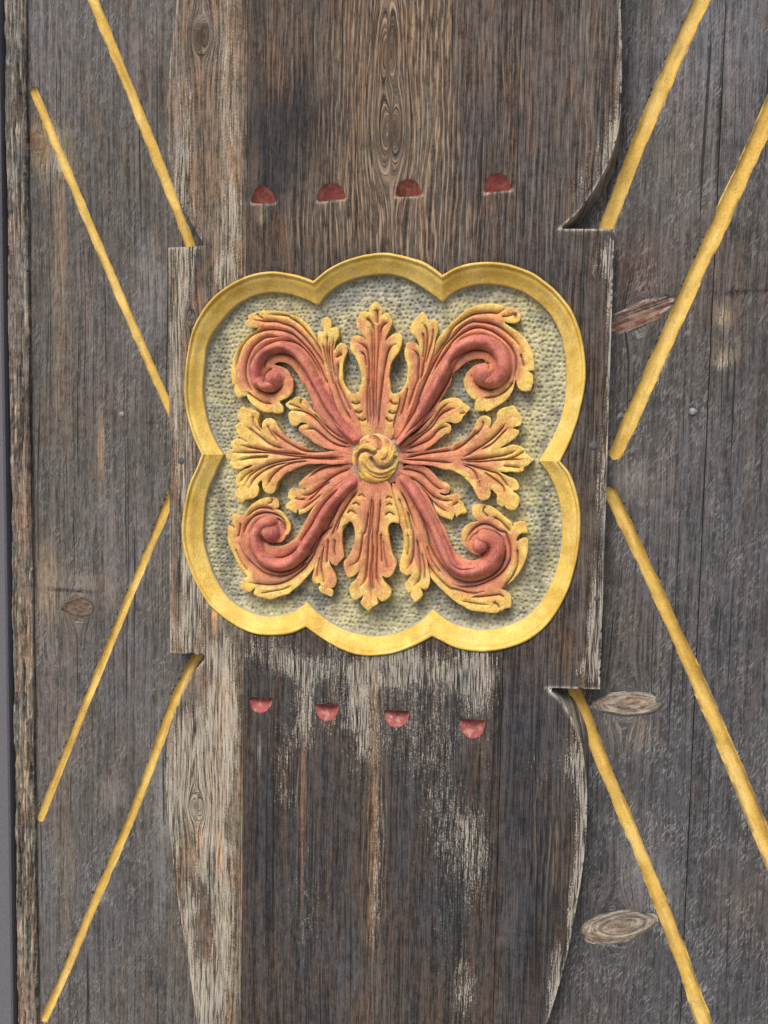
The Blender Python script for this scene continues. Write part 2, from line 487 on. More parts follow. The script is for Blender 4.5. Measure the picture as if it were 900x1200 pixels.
def build_groove(parent, fr, hw, seed):
    s, L, Nn, wl, wr, e = fr
    U = np.array([-1.16, -1.0, -0.93, -0.8, -0.6, -0.35, 0, 0.35, 0.6, 0.8, 0.93, 1.0, 1.16])
    n = len(s); m = len(U)
    V = np.zeros((n, m, 3)); C = np.zeros((n, m, 3))
    dep = hw * 0.5
    for j, u in enumerate(U):
        w = np.where(u < 0, wl, wr) if True else 0
        XZ = L + Nn * (u * w)[:, None] * (-1 if False else 1)
        prof = max(0.0, 1 - abs(u) ** 3.0)
        h = -0.6 - (0.2 if abs(u) > 1 else 0) - dep * prof * e + 0.5 * (vnoise(s * 0.12, s * 0 + u * 2, seed + 2) - 0.5) * prof
        V[:, j] = to_world(XZ, h)
        k = fbm(s * 0.014, s * 0 + u * 1.6, seed + 8, 4)
        c = lerp(YEL, YELD, sstep(0.45, 0.72, k)[:, None] * 0.75)
        c = lerp(c, PALEY, (sstep(0.5, 0.68, fbm(s * 0.02, s * 0 + u * 1.4 + 4, seed + 12, 4)) * 0.6)[:, None])
        wrn = sstep(0.72, 1.0, abs(u)) * sstep(0.40, 0.60, fbm(s * 0.09, s * 0 + (7 if u > 0 else 2), seed + 16, 4))
        c = lerp(c, np.array((0.20, 0.145, 0.075)), (0.8 * wrn)[:, None])
        C[:, j] = c
    idx = np.arange(n * m).reshape(n, m)
    F = np.stack([idx[:-1, :-1], idx[:-1, 1:], idx[1:, 1:], idx[1:, :-1]], -1).reshape(-1, 4)
    me = mesh_from('groove', V.reshape(-1, 3), F.astype(np.int32), {'col': C.reshape(-1, 3)})
    return link('groove', me, GOLD, parent)
def groove_poly(fr):
    s, L, Nn, wl, wr, e = fr
    return np.vstack([L + Nn * wr[:, None], (L - Nn * wl[:, None])[::-1]])

# ------------------------------------------------------------------ wood colouring: blobs of stain, painted shade, wear and grain figure
def blob_field(P, blobs, h):
    """blobs: (px, py, rx, ry, strength) in photo units, soft with torn edges"""
    out = np.zeros(len(P))
    wx = (fbm(P[:, 0] * 0.045, P[:, 1] * 0.018, 31, 4) - 0.5); wz = (fbm(P[:, 0] * 0.04 + 7, P[:, 1] * 0.02, 36, 4) - 0.5)
    for (x, y, rx, ry, st) in blobs:
        c = W([(x, y)], h)[0]
        dx = (P[:, 0] - c[0]) / rx + wx * 1.1; dz = (P[:, 1] - c[1]) / ry + wz * 1.1
        out += st * np.exp(-(dx * dx + dz * dz) ** 1.4)
    return out
def tint_field(P, base, tones, h):
    c = np.tile(np.array(base, float), (len(P), 1))
    wx = (fbm(P[:, 0] * 0.045 + 3, P[:, 1] * 0.018, 41, 4) - 0.5); wz = (fbm(P[:, 0] * 0.04 + 11, P[:, 1] * 0.02, 46, 4) - 0.5)
    for (x, y, rx, ry, col, st) in tones:
        k = W([(x, y)], h)[0]
        dx = (P[:, 0] - k[0]) / rx + wx; dz = (P[:, 1] - k[1]) / ry + wz
        c = lerp(c, np.array(col, float), (st * np.exp(-(dx * dx + dz * dz) ** 1.4))[:, None])
    b = np.array(base, float)
    return b * (np.maximum(c, 0.004) / b) ** 1.4
def grain_field(P, knots, h, seed):
    x = P[:, 0].copy(); 
    for (px, py, r, s) in knots:
        k = W([(px, py)], h)[0]
        dx = P[:, 0] - k[0]; dz = (P[:, 1] - k[1]) * s
        q = dx * dx + dz * dz
        x -= dx * (r * r) / np.maximum(q, (0.25 * r) ** 2) * np.exp(-q / (9 * r * r))
    x = x + 5 * (fbm(P[:, 0] * 0.01, P[:, 1] * 0.004, seed, 3) - 0.5) * 2
    return np.stack([x, P[:, 1], np.full(len(P), seed * 3.7)], 1)
def worn_edge(d, amt=1.4, w=4.0):
    return -amt * np.exp(-(d / w) ** 2)

# knots: (px, py, rx, ry, angle, colours)
KN = {'L': [(92, 712, 27, 14, 4, 'brown')],
      'R0': [(733, 825, 43, 15, 7, 'pale'), (724, 1086, 52, 19, 22, 'pale'), (748, 369, 46, 14.5, 21, 'red')]}
def knot_poly(k, grow=0.0):
    px, py, rx, ry, ang, _ = k
    c = W([(px, py)], 0)[0]
    t = np.linspace(0, 2 * np.pi, 72, endpoint=False)
    wob = 1 + 0.07 * np.sin(3 * t + px) + 0.04 * np.sin(7 * t + py) + 0.06 * (_tab[5, :72, int(px) % 256] - 0.5)
    p = abs(np.cos(t)) ** 0.95 * np.sign(np.cos(t)); wob = wob * (0.9 + 0.1 * np.abs(np.sin(t))) + 0.0
    x = (rx + grow) * p * wob; z = (ry + grow) * np.sign(np.sin(t)) * np.abs(np.sin(t)) ** 1.7 * wob
    a = math.radians(ang)
    return np.stack([c[0] + x * math.cos(a) - z * math.sin(a), c[1] + x * math.sin(a) + z * math.cos(a)], 1)
def build_knot(parent, k, cuts=()):
    px, py, rx, ry, ang, kind = k
    c0 = W([(px, py)], 0)[0]; a = math.radians(ang)
    poly = knot_poly(k, 0.0)
    def loc(P):
        d = P - c0
        u = (d[:, 0] * math.cos(a) + d[:, 1] * math.sin(a)) / rx; v = (-d[:, 0] * math.sin(a) + d[:, 1] * math.cos(a)) / ry
        return u, v, np.hypot(u - 0.12, v) + 0.22 * (fbm(P[:, 0] * 0.07, P[:, 1] * 0.10, 22, 4) - 0.5)
    def hf(P, d):
        u, v, r = loc(P)
        return -0.35 + 0.5 * (fbm(P[:, 0] * 0.22, P[:, 1] * 0.35, 13, 4) - 0.5) * np.clip(d / 3, 0, 1)
    pal = {'pale': ((0.34, 0.295, 0.24), (0.22, 0.18, 0.145)), 'brown': ((0.20, 0.15, 0.11), (0.12, 0.075, 0.058)), 'red': ((0.25, 0.17, 0.135), (0.17, 0.09, 0.07))}[kind]
    def af(P, d, H):
        u, v, r = loc(P)
        n = fbm(P[:, 0] * 0.12, P[:, 1] * 0.2, 17, 4)
        c = lerp(np.tile(np.array(pal[0]), (len(P), 1)), np.array(pal[1]), sstep(0.4, 0.62, n)[:, None])
        c = lerp(np.tile(np.array((0.10, 0.088, 0.08)), (len(P), 1)), c, sstep(0.0, 3.5, d + 5 * (n - 0.5))[:, None])
        we = 0.35 + 0.6 * np.exp(-((d - 2.5) / 2.2) ** 2) * sstep(0.38, 0.55, n)
        sq = min(rx, ry) * 1.6
        if kind == 'red':
            gr = np.stack([v * ry, u * rx, np.full(len(P), 71.0)], 1)
        else:
            gr = np.stack([r * sq, np.arctan2(v, u - 0.12) * 16, np.full(len(P), 71.0 + px)], 1)
        return {'tint': c, 'aux': np.stack([we, 0.15 * sstep(1.1, 0.3, r), 0.3 + 0 * r], 1), 'v_grain': gr}
    return link('knot', relief('knot', [(poly, 1)] + [(c, -1) for c in cuts], 1.1, hf, af, -4), WOOD, parent)

def nail(parent, px, py, h, r, mat, dome=0.9, name='nail'):
    c = W([(px, py)], h)[0]
    V = []; F = []
    n = 14
    prof = [(1.0, -1.5), (1.0, 0.25 * dome), (0.8, 0.75 * dome), (0.42, dome)]
    for (k, z) in prof:
        for i in range(n):
            t = 2 * math.pi * i / n; q = r * k * (1 + 0.1 * math.sin(3 * t + px))
            V.append((c[0] + q * math.cos(t), c[1] + q * math.sin(t), h + z))
    for a in range(len(prof) - 1):
        for i in range(n):
            j = (i + 1) % n
            F.append((a * n + i, a * n + j, a * n + n + j, a * n + n + i))
    F.append(tuple(range((len(prof) - 1) * n, len(prof) * n)))
    V = [(x / 1000, -hh / 1000, z / 1000) for x, z, hh in V]
    return link(name, mesh_from(name, V, F), mat, parent)

# ------------------------------------------------------------------ side panels
def panel_board(parent, xa, xb, grooves, knots, base, tones, wears, rings, scr, gk, seed, cell=2.5, h0=0.0):
    fr = []
    polys = [(np.array([(xa, ZB), (xb, ZB), (xb, ZT), (xa, ZT)], float), 1)]
    gps = [groove_poly(f) for f in grooves]
    for gp in gps: polys.append((gp, -1))
    for k in knots: polys.append((knot_poly(k, -0.4), -1))
    def hf(P, d):
        return h0 + 1.6 * (fbm(P[:, 0] * 0.012, P[:, 1] * 0.006, seed, 3) - 0.5) * np.clip(d / 20, 0, 1) + worn_edge(d, 0.45, 3.0)
    def af(P, d, H):
        t = tint_field(P, base, tones, 0)
        we = blob_field(P, wears, 0)
        rg = blob_field(P, rings, 0)
        gd = np.full(len(P), 99.0)
        for gp in gps:
            dd, _ = sdf(P, gp); gd = np.minimum(gd, np.abs(dd))
        # scuffed pale fibres along the gouge cuts
        halo = np.exp(-gd / 4.5) * (0.35 + 0.9 * fbm(P[:, 0] * 0.03, P[:, 1] * 0.03, seed + 3, 3))
        we = we + 0.75 * halo
        sc = np.clip(scr * (0.35 + 1.1 * fbm(P[:, 0] * 0.012, P[:, 1] * 0.008, seed + 6, 4)) + 0.35 * halo, 0, 1)
        return {'tint': t, 'aux': np.stack([np.clip(we, 0, 1.5), np.clip(rg, 0, 1), sc], 1),
                'v_grain': grain_field(P, gk, 0, seed)}
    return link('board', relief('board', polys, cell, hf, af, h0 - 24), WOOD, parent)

GB = (0.104, 0.096, 0.087)
lp = thing('side_panel', 'weathered grey brown panel left of the carved post with four narrow yellow grooves', 'panel')
frL = [groove_frame(p, hw, a, b, 3 + i) for i, (p, hw, a, b) in enumerate(GROOVES['L'])]
panel_board(lp, XL, XL + 310, frL, KN['L'], GB,
    [(60, 40, 60, 90, (0.15, 0.14, 0.14), .6), (165, 40, 35, 90, (0.155, 0.14, 0.135), .6), (50, 170, 16, 30, (0.30, 0.22, 0.12), .6),
     (40, 165, 9, 12, (0.17, 0.08, 0.05), .6), (75, 175, 16, 30, (0.2, 0.17, 0.11), .5), (70, 330, 12, 200, (0.21, 0.165, 0.12), .5),
     (120, 400, 60, 80, (0.12, 0.105, 0.10), .6), (180, 340, 25, 60, (0.19, 0.185, 0.185), .6), (118, 520, 5, 60, (0.33, 0.22, 0.12), .6),
     (50, 690, 26, 60, (0.27, 0.21, 0.14), .55), (150, 640, 50, 70, (0.16, 0.15, 0.15), .5), (95, 690, 60, 22, (0.19, 0.16, 0.13), .6),
     (150, 800, 50, 90, (0.125, 0.122, 0.125), .6), (60, 850, 25, 120, (0.15, 0.13, 0.12), .5), (75, 1000, 16, 120, (0.18, 0.155, 0.12), .45),
     (130, 1080, 70, 130, (0.10, 0.097, 0.097), .75), (180, 1145, 16, 26, (0.045, 0.045, 0.045), .6), (55, 1050, 14, 130, (0.135, 0.137, 0.142), .5),
     (190, 960, 12, 150, (0.20, 0.20, 0.20), .5), (128, 930, 20, 25, (0.24, 0.22, 0.2), .4), (80, 692, 36, 2.6, (0.02, 0.018, 0.018), .85), (175, 495, 9, 2.4, (0.03, 0.03, 0.03), .7)],
    [(68, 140, 8, 60, .5), (60, 195, 22, 22, .75), (183, 310, 18, 40, .35), (65, 320, 8, 120, .45), (120, 510, 7, 55, .7), (55, 700, 22, 40, .7),
     (195, 520, 8, 70, .35), (200, 40, 8, 80, .5), (175, 1045, 16, 12, .4), (135, 1050, 10, 14, .4), (48, 1120, 9, 90, .3), (95, 735, 35, 12, .5)],
    [(60, 700, 40, 60, .35), (60, 200, 30, 30, .5), (70, 330, 14, 160, .25)],
    0.72, [(92, 712, 13, .6), (45, 168, 9, .6)], 2)
for f, (p, hw, a, b), i in zip(frL, GROOVES['L'], range(4)):
    build_groove(lp, f, hw, 20 + i)
for k in KN['L']: build_knot(lp, k)
nail(lp, 143, 485.5, 0, 3.6, STEEL, 1.6)

rp = thing('side_panel', 'weathered dark grey panel right of the carved post with four yellow grooves and oval knots', 'panel')
frR = [groove_frame(p, hw, a, b, 23 + i) for i, (p, hw, a, b) in enumerate(GROOVES['R'])]
XS = float(W([(824, 600)], 0)[0, 0])
XR0 = float(W([(600, 600)], 0)[0, 0])
RB = (0.084, 0.079, 0.0745)
stain_shade_R = [(800, 60, 60, 60, (0.15, 0.145, 0.15), .6), (735, 60, 14, 120, (0.055, 0.055, 0.06), .6), (870, 60, 40, 100, (0.12, 0.12, 0.13), .6), (800, 200, 40, 80, (0.15, 0.135, 0.125), .5),  # dark strip beside the post is its shade painted in; the others are stains
       (750, 320, 30, 40, (0.12, 0.075, 0.06), .55), (840, 350, 40, 60, (0.13, 0.105, 0.09), .5), (846, 370, 9, 14, (0.24, 0.2, 0.13), .5), (848, 420, 12, 10, (0.26, 0.22, 0.15), .5),
       (800, 560, 60, 60, (0.12, 0.11, 0.112), .5), (740, 560, 22, 18, (0.22, 0.2, 0.18), .5), (790, 640, 60, 120, (0.105, 0.10, 0.102), .6), (860, 700, 50, 190, (0.078, 0.077, 0.082), .8),
       (735, 700, 22, 80, (0.095, 0.085, 0.08), .5), (735, 860, 40, 25, (0.15, 0.13, 0.115), .5), (800, 960, 80, 140, (0.075, 0.075, 0.081), .8), (740, 1000, 30, 60, (0.15, 0.135, 0.13), .4),
       (705, 950, 20, 120, (0.06, 0.062, 0.07), .5), (770, 1040, 25, 30, (0.19, 0.18, 0.18), .5), (880, 1080, 30, 50, (0.12, 0.1, 0.085), .55), (870, 1120, 25, 20, (0.04, 0.04, 0.045), .55), (866, 342, 26, 3, (0.02, 0.02, 0.022), .8), (842, 150, 2.2, 60, (0.02, 0.02, 0.02), .8), (862, 266, 4, 8, (0.02, 0.02, 0.02), .7),
       (720, 1150, 60, 70, (0.07, 0.069, 0.073), .8), (850, 1160, 80, 80, (0.072, 0.072, 0.078), .8)]
weR = [(845, 372, 10, 14, .8), (848, 424, 14, 12, .9), (775, 470, 10, 60, .35), (830, 60, 30, 50, .25), (765, 1060, 20, 14, .45), (885, 1090, 14, 14, .5), (735, 855, 30, 10, .4), (700, 1060, 20, 12, .3)]
gkR = [(733, 825, 13, .5), (722, 1086, 15, .5), (750, 369, 11, .5)]
panel_board(rp, XR0, XS - 0.5, frR, KN['R0'], RB, stain_shade_R, weR, [(735, 860, 30, 20, .5)], 0.8, gkR, 4)
panel_board(rp, XS + 0.5, XS + 330, frR, [], (0.082, 0.078, 0.075), stain_shade_R, weR, [], 0.8, gkR, 6, h0=-0.5)
for f, (p, hw, a, b), i in zip(frR, GROOVES['R'], range(4)):
    build_groove(rp, f, hw, 30 + i)
for k in KN['R0']: build_knot(rp, k, [groove_poly(f) for f in frR])
nail(rp, 812, 482.5, 0, 4.2, STEEL, 2.4)

# ------------------------------------------------------------------ cracked batten on the left
def batten():
    poly = np.array([(XB0, ZB), (XB1, ZB), (XB1, ZT), (XB0, ZT)], float)
    dn = np.linspace(0, 1, 260)
    zz = ZB + (ZT - ZB) * dn
    l = np.stack([XB0 + 2.6 * (fbm(zz * 0.02, zz * 0, 4, 4) - 0.5) * 2, zz], 1); r = np.stack([XB1 + 1.3 * (fbm(zz * 0.02, zz * 0 + 5, 9, 4) - 0.5) * 2, zz], 1)
    poly = np.vstack([r, l[::-1]])
    def st(P):
        x = P[:, 0] + 4 * (fbm(P[:, 1] * 0.012, P[:, 0] * 0.02, 14, 3) - 0.5)
        a = fbm(x * 0.42, P[:, 1] * 0.022, 19, 4); b = fbm(x * 0.8, P[:, 1] * 0.06, 24, 3)
        return a, b
    def hf(P, d):
        a, b = st(P)
        split = sstep(0.60, 0.68, a) * 3.2
        return 8.0 + 3.0 * (b - 0.5) - split - 3.0 * np.exp(-(d / 2.0) ** 2) + 2.2 * (fbm(P[:, 0] * 0.05, P[:, 1] * 0.01, 29, 3) - 0.5)
    def af(P, d, H):
        a, b = st(P)
        base = np.array((0.145, 0.135, 0.12))
        c = lerp(np.tile(base, (len(P), 1)), np.array((0.34, 0.32, 0.27)), sstep(0.52, 0.66, b)[:, None] * 0.9)
        c = lerp(c, np.array((0.06, 0.055, 0.055)), (sstep(0.52, 0.66, a) * 0.8)[:, None])
        rp_ = sstep(0.55, 0.68, fbm(P[:, 0] * 0.05, P[:, 1] * 0.012, 34, 3))
        c = lerp(c, np.array((0.22, 0.15, 0.12)), (rp_ * 0.4)[:, None])
        t = sstep(200, -500, P[:, 1])
        c = lerp(c, c * np.array((1.15, 1.1, 0.98)), t[:, None])
        return {'tint': c, 'aux': np.stack([0.3 + 0.2 * t, 0.0 * t, 0.1 + 0 * t], 1), 'v_grain': grain_field(P, [], 0, 8)}
    o = link('batten', relief('batten', [(poly, 1)], 1.3, hf, af, -24), WOOD)
    o['label'] = 'narrow split grey wooden batten along the left edge of the panel'
    o['category'] = 'batten'
batten()
# ------------------------------------------------------------------ centre post
POST_PX = [(727, -190), (727, -90), (727, 0), (729, 60), (728, 120), (724, 155), (713, 190), (697, 220), (677, 248), (655, 268)]
POST_R2 = [(640, 806), (655, 820), (668, 838), (680, 868), (686, 905), (688, 945), (685, 1000), (676, 1060), (662, 1130), (641, 1200), (618, 1270), (590, 1360)]
POST_L2 = [(262, 1360), (246, 1270), (231, 1200), (219, 1120), (209, 1060), (200, 990), (195, 940), (194, 900), (197, 865), (206, 830), (222, 795), (243, 768)]
POST_L1 = [(240, 288), (224, 262), (208, 232), (200, 205), (196, 165), (195, 130), (199, 70), (207, 0), (211, -90), (213, -190)]
post_poly = np.vstack([catmull(W(POST_PX, HP), 6), W([(720, 268), (703, 808)], HP), catmull(W(POST_R2, HP), 6),
                       catmull(W(POST_L2, HP), 6), W([(199, 765), (197, 290)], HP), catmull(W(POST_L1, HP), 6)])
MO = [  # outer line of the moulding, lobe by lobe between cusps, and its inner line
 ([(368, 330), (385, 316), (405, 306), (425, 300), (448, 297), (470, 300), (492, 306), (507, 314), (519, 323)],
  [(374, 358), (385, 344), (404, 331), (429, 323.5), (446, 321.5), (460, 322), (480, 328), (501.5, 340.7), (519, 354)]),
 ([(519, 323), (535, 314), (555, 309), (580, 308), (605, 313), (630, 324), (652, 342), (668, 362), (679, 388), (684.5, 415), (686, 440), (683, 465), (677, 490), (668, 516), (656, 541)],
  [(519, 354), (533, 342), (554.5, 334.5), (576, 333), (601, 337.6), (626, 350), (645, 369), (657, 392), (663, 420), (663.6, 448), (660.5, 479), (651, 507), (632.5, 540)]),
 ([(656, 541), (668, 556), (676, 580), (680, 605), (679, 633), (674.5, 661), (665, 692), (648, 723), (626, 745), (598, 758), (564, 763), (536, 759), (517, 750), (507, 745)],
  [(632.5, 540), (645, 558), (655, 583), (659, 611), (658, 639), (652.6, 667), (638.7, 698), (620, 720), (598, 732), (573, 738), (548, 735.6), (526.6, 727.7), (508, 713.7)]),
 ([(507, 745), (486, 756), (461, 765), (430, 768), (404, 762), (379, 748), (359, 734)],
  [(508, 713.7), (492, 729), (470.5, 740), (445.6, 745.5), (435, 745), (410, 740), (388.7, 729), (370, 715), (361.5, 705)]),
 ([(359, 734), (342, 741.5), (317, 744), (292, 740), (267, 726), (245, 707), (230, 682), (219, 654), (214, 626), (216, 598), (222, 570), (231, 549), (237, 533)],
  [(361.5, 705), (345, 717), (323, 722), (301.5, 720), (276.5, 707.6), (258, 685.8), (247, 661), (240, 633), (240, 605), (244, 577), (253, 555), (263, 533)]),
 ([(237, 533), (227, 510), (219, 482), (217, 448), (220.5, 414), (228, 383), (245, 355), (267, 336), (292, 323.5), (317, 319), (342, 322), (357, 326), (368, 330)],
  [(263, 533), (250, 510), (242, 482), (239, 454), (241, 426), (245, 401), (258, 380), (276.5, 359), (298, 347), (320, 343), (342, 345), (360.5, 351.5), (374, 358)]),
]
def even(L, n):
    cum = np.concatenate([[0], np.cumsum(np.linalg.norm(np.diff(L, axis=0), axis=1))])
    s = np.linspace(0, cum[-1], n)
    return np.stack([np.interp(s, cum, L[:, 0]), np.interp(s, cum, L[:, 1])], 1)
NA = 90
ARC = []
for o_, i_ in MO:
    ARC.append((even(catmull(W(o_, HP), 8), NA), even(catmull(W(i_, 11), 8), NA)))
outer = np.vstack([a[0][:-1] for a in ARC]); inner = np.vstack([a[1][:-1] for a in ARC])

NOTCH = [((294, 238), (322.5, 238), (308, 216.5)), ((371, 236.5), (405.5, 232.5), (387, 213)), ((463, 230.5), (495, 229), (478, 208.5)), ((566, 225.5), (599.5, 222.5), (582, 201.5)),
         ((291, 817), (320, 818), (304.5, 836)), ((368, 825), (397.5, 826), (383, 846)), ((449, 832), (480.5, 833.5), (464, 853.5)), ((537, 842), (569.5, 844.5), (553, 866.5))]
def notch_geo(k):
    a, b, t = [W([q], HP)[0] for q in k]
    m = (a + b) / 2; ex = (b - a) * 0.475; ey = (t - m) * 0.92
    return m, ex, ey
def notch_poly(k):
    m, ex, ey = notch_geo(k)
    th = np.linspace(0, np.pi, 26)
    return np.array([m + ex * math.cos(q) + ey * math.sin(q) ** 0.85 for q in th])
def build_notch(parent, k, seed):
    m, ex, ey = notch_geo(k)
    nu, nv = 25, 12
    V = []; C = []
    up = 1 if ey[1] > 0 else -1
    lip = -0.35
    for j in range(nv + 1):
        for i in range(nu):
            u = -1.04 + 2.08 * i / (nu - 1); uu = max(-1, min(1, u))
            top = math.sqrt(max(0, 1 - uu * uu)) ** 0.85
            v = j / nv
            p = m + ex * u + ey * (top * v * 1.04)
            dep = 13.0 * (1 - v) ** 0.8 * (1 - uu * uu) ** 0.45
            V.append((p[0], p[1], HP + lip - dep + 0.5 * float(vnoise(p[0] * 0.25, p[1] * 0.25, seed) - 0.5)))
            n = float(fbm(p[0] * 0.12, p[1] * 0.12, seed + 4, 3))
            c = np.array((0.34, 0.092, 0.08))
            n2 = float(sstep(0.55, 0.68, fbm(p[0] * 0.2 + 5, p[1] * 0.2, seed + 9, 3)))
            c = lerp(c, np.array((0.62, 0.36, 0.32)), 0.5 * n2 * (1.0 if up < 0 else 0.5))
            C.append(c * (0.75 + 0.5 * n))
    base = len(V)
    for i in range(nu):          # flat shoulder of the cut
        u = -1.04 + 2.08 * i / (nu - 1)
        p = m + ex * u - ey * 0.02
        V.append((p[0], p[1], HP + lip)); C.append(np.array((0.40, 0.16, 0.13)))
    F = []
    for j in range(nv):
        for i in range(nu - 1):
            F.append((j * nu + i, j * nu + i + 1, (j + 1) * nu + i + 1, (j + 1) * nu + i))
    for i in range(nu - 1):
        F.append((base + i, base + i + 1, i + 1, i))
    V = np.array(V)
    me = mesh_from('notch', to_world(V[:, :2], V[:, 2]), np.array(F, np.int32), {'col': np.array(C)})
    return link('notch', me, RED, parent)

post = thing('carved_post', 'dark weathered plank post with square block and waisted outline behind the painted medallion', 'post')
X1 = float(W([(286.5, 600)], HP)[0, 0]); X2 = float(W([(594.5, 600)], HP)[0, 0])
nps = [notch_poly(k) for k in NOTCH]
BR = (0.084, 0.067, 0.056); DK = (0.062, 0.060, 0.062)
stP = [(345, 130, 50, 48, (0.030, 0.030, 0.034), .95), (325, 190, 34, 50, (0.042, 0.040, 0.042), .8), (320, 50, 25, 60, (0.095, 0.068, 0.053), .6), (450, 60, 60, 90, (0.135, 0.098, 0.072), .6),
       (430, 190, 60, 90, (0.13, 0.10, 0.075), .5), (500, 120, 20, 120, (0.15, 0.125, 0.10), .5), (560, 180, 25, 70, (0.07, 0.066, 0.072), .6), (640, 200, 40, 60, (0.085, 0.075, 0.075), .6), (570, 40, 30, 60, (0.10, 0.08, 0.075), .5),
       (690, 60, 25, 90, (0.10, 0.088, 0.08), .5), (310, 260, 18, 40, (0.05, 0.044, 0.04), .7), (350, 280, 60, 25, (0.095, 0.065, 0.048), .5), (560, 280, 60, 25, (0.085, 0.075, 0.07), .5),
       (300, 790, 12, 30, (0.045, 0.042, 0.042), .7), (340, 800, 60, 40, (0.075, 0.07, 0.065), .5), (450, 800, 100, 30, (0.085, 0.078, 0.07), .5), (310, 950, 20, 150, (0.055, 0.054, 0.058), .7),
       (370, 1000, 40, 200, (0.062, 0.06, 0.062), .6), (437, 950, 5, 200, (0.30, 0.19, 0.11), .6), (355, 930, 4, 120, (0.20, 0.115, 0.07), .55), (500, 1000, 60, 200, (0.06, 0.059, 0.062), .6),
       (400, 1130, 40, 60, (0.075, 0.074, 0.078), .6), (630, 1000, 40, 200, (0.052, 0.051, 0.055), .75), (610, 860, 30, 60, (0.058, 0.056, 0.06), .7), (665, 880, 14, 60, (0.07, 0.062, 0.06), .6),
       (700, 420, 16, 100, (0.075, 0.062, 0.055), .6), (690, 600, 14, 90, (0.10, 0.078, 0.06), .6), (660, 760, 30, 30, (0.11, 0.085, 0.065), .6), (640, 310, 30, 25, (0.075, 0.065, 0.065), .6), (540, 860, 14, 160, (0.085, 0.08, 0.075), .5), (303, 880, 2.2, 26, (0.26, 0.25, 0.24), .7), (306, 250, 7, 14, (0.22, 0.19, 0.15), .7)]
weP = [(355, 830, 16, 50, .55), (340, 775, 60, 26, .7), (400, 830, 40, 60, .35), (500, 850, 70, 60, .4), (530, 1080, 40, 90, .3), (360, 1060, 30, 90, .25), (420, 850, 16, 70, .42), (520, 780, 60, 26, .62), (560, 800, 22, 40, .62), (520, 960, 30, 60, .30), (560, 1000, 22, 50, .42), (440, 1000, 10, 150, .35), (450, 790, 60, 24, .45),
       (330, 880, 20, 60, .35), (340, 940, 20, 20, .3), (545, 1160, 14, 40, .45), (715, 420, 8, 80, .55), (713, 330, 12, 50, .42), (706, 560, 8, 70, .55), (698, 720, 10, 70, .95), (690, 780, 20, 22, .7), (650, 715, 20, 20, .3),
       (683, 960, 9, 60, .75), (676, 1050, 12, 50, .8), (655, 1150, 14, 50, .7), (672, 890, 10, 40, .6), (725, 100, 9, 130, .45), (712, 180, 14, 30, .5), (685, 220, 16, 24, .45), (690, 150, 25, 60, .25), (660, 285, 12, 20, .4), (700, 300, 16, 24, .5),
       (500, 180, 10, 100, .35), (440, 150, 24, 80, .3), (620, 60, 14, 140, .25), (640, 900, 30, 40, .2), (455, 270, 30, 20, .3), (538, 60, 6, 100, .3), (310, 255, 6, 16, .35)]
riP = [(460, 130, 70, 190, 1.0), (450, 40, 70, 90, .6), (400, 240, 50, 60, .5), (510, 230, 30, 80, .55), (600, 100, 30, 120, .35), (690, 90, 30, 100, .35), (330, 60, 30, 60, .35), (440, 1000, 14, 200, .5), (520, 260, 60, 40, .4), (350, 270, 50, 25, .35), (640, 250, 40, 50, .3), (355, 920, 8, 100, .5), (640, 980, 30, 60, .3)]
gkP = [(458, 152, 17, .30), (455, 60, 12, .2), (224, 373, 6, .5), (231, 945, 10, .5), (236, 42, 12, .5), (657, 205, 3, .5)]
stT = [(235, 120, 26, 160, (0.15, 0.118, 0.092), .6), (270, 150, 14, 200, (0.25, 0.19, 0.13), .6), (205, 160, 9, 80, (0.21, 0.185, 0.165), .5), (236, 44, 8, 14, (0.10, 0.055, 0.035), .6), (215, 280, 14, 14, (0.22, 0.18, 0.145), .5),
       (265, 280, 20, 40, (0.22, 0.175, 0.125), .5), (232, 300, 10, 40, (0.075, 0.06, 0.055), .6), (210, 440, 10, 140, (0.22, 0.175, 0.13), .6), (222, 700, 16, 60, (0.19, 0.15, 0.11), .6), (252, 690, 4, 60, (0.42, 0.27, 0.13), .8),
       (265, 760, 20, 20, (0.12, 0.115, 0.10), .5), (262, 860, 18, 110, (0.30, 0.24, 0.16), .7), (222, 840, 16, 60, (0.12, 0.10, 0.085), .6), (230, 960, 26, 60, (0.19, 0.15, 0.11), .6), (205, 1000, 9, 60, (0.08, 0.068, 0.06), .5), (257, 1000, 4, 32, (0.42, 0.21, 0.09), .9), (234, 980, 2.6, 26, (0.4, 0.2, 0.09), .8),
       (240, 1080, 20, 60, (0.12, 0.10, 0.085), .6), (270, 1100, 12, 120, (0.24, 0.19, 0.13), .55), (250, 1180, 30, 40, (0.15, 0.13, 0.105), .5), (208, 640, 7, 60, (0.08, 0.07, 0.065), .4)]
weT = [(215, 170, 14, 70, .7), (270, 120, 14, 150, .45), (270, 260, 14, 50, .62), (222, 260, 22, 40, .45), (215, 320, 14, 50, .75), (262, 325, 22, 24, .75), (206, 420, 8, 100, .75), (222, 510, 8, 40, .8), (215, 560, 12, 60, .5), (230, 680, 22, 60, .75), (222, 740, 20, 24, .7),
       (262, 770, 24, 20, .75), (262, 850, 20, 90, 1.05), (225, 880, 20, 60, .8), (235, 930, 30, 40, .95), (205, 960, 8, 60, .7), (250, 1010, 26, 40, .8), (262, 1090, 16, 90, .75), (240, 1180, 26, 50, .8), (222, 1080, 10, 60, .6), (250, 60, 22, 80, .3)]
ZCT = float(W([(655, 268)], HP)[0, 1]); ZCB = float(W([(640, 806)], HP)[0, 1])
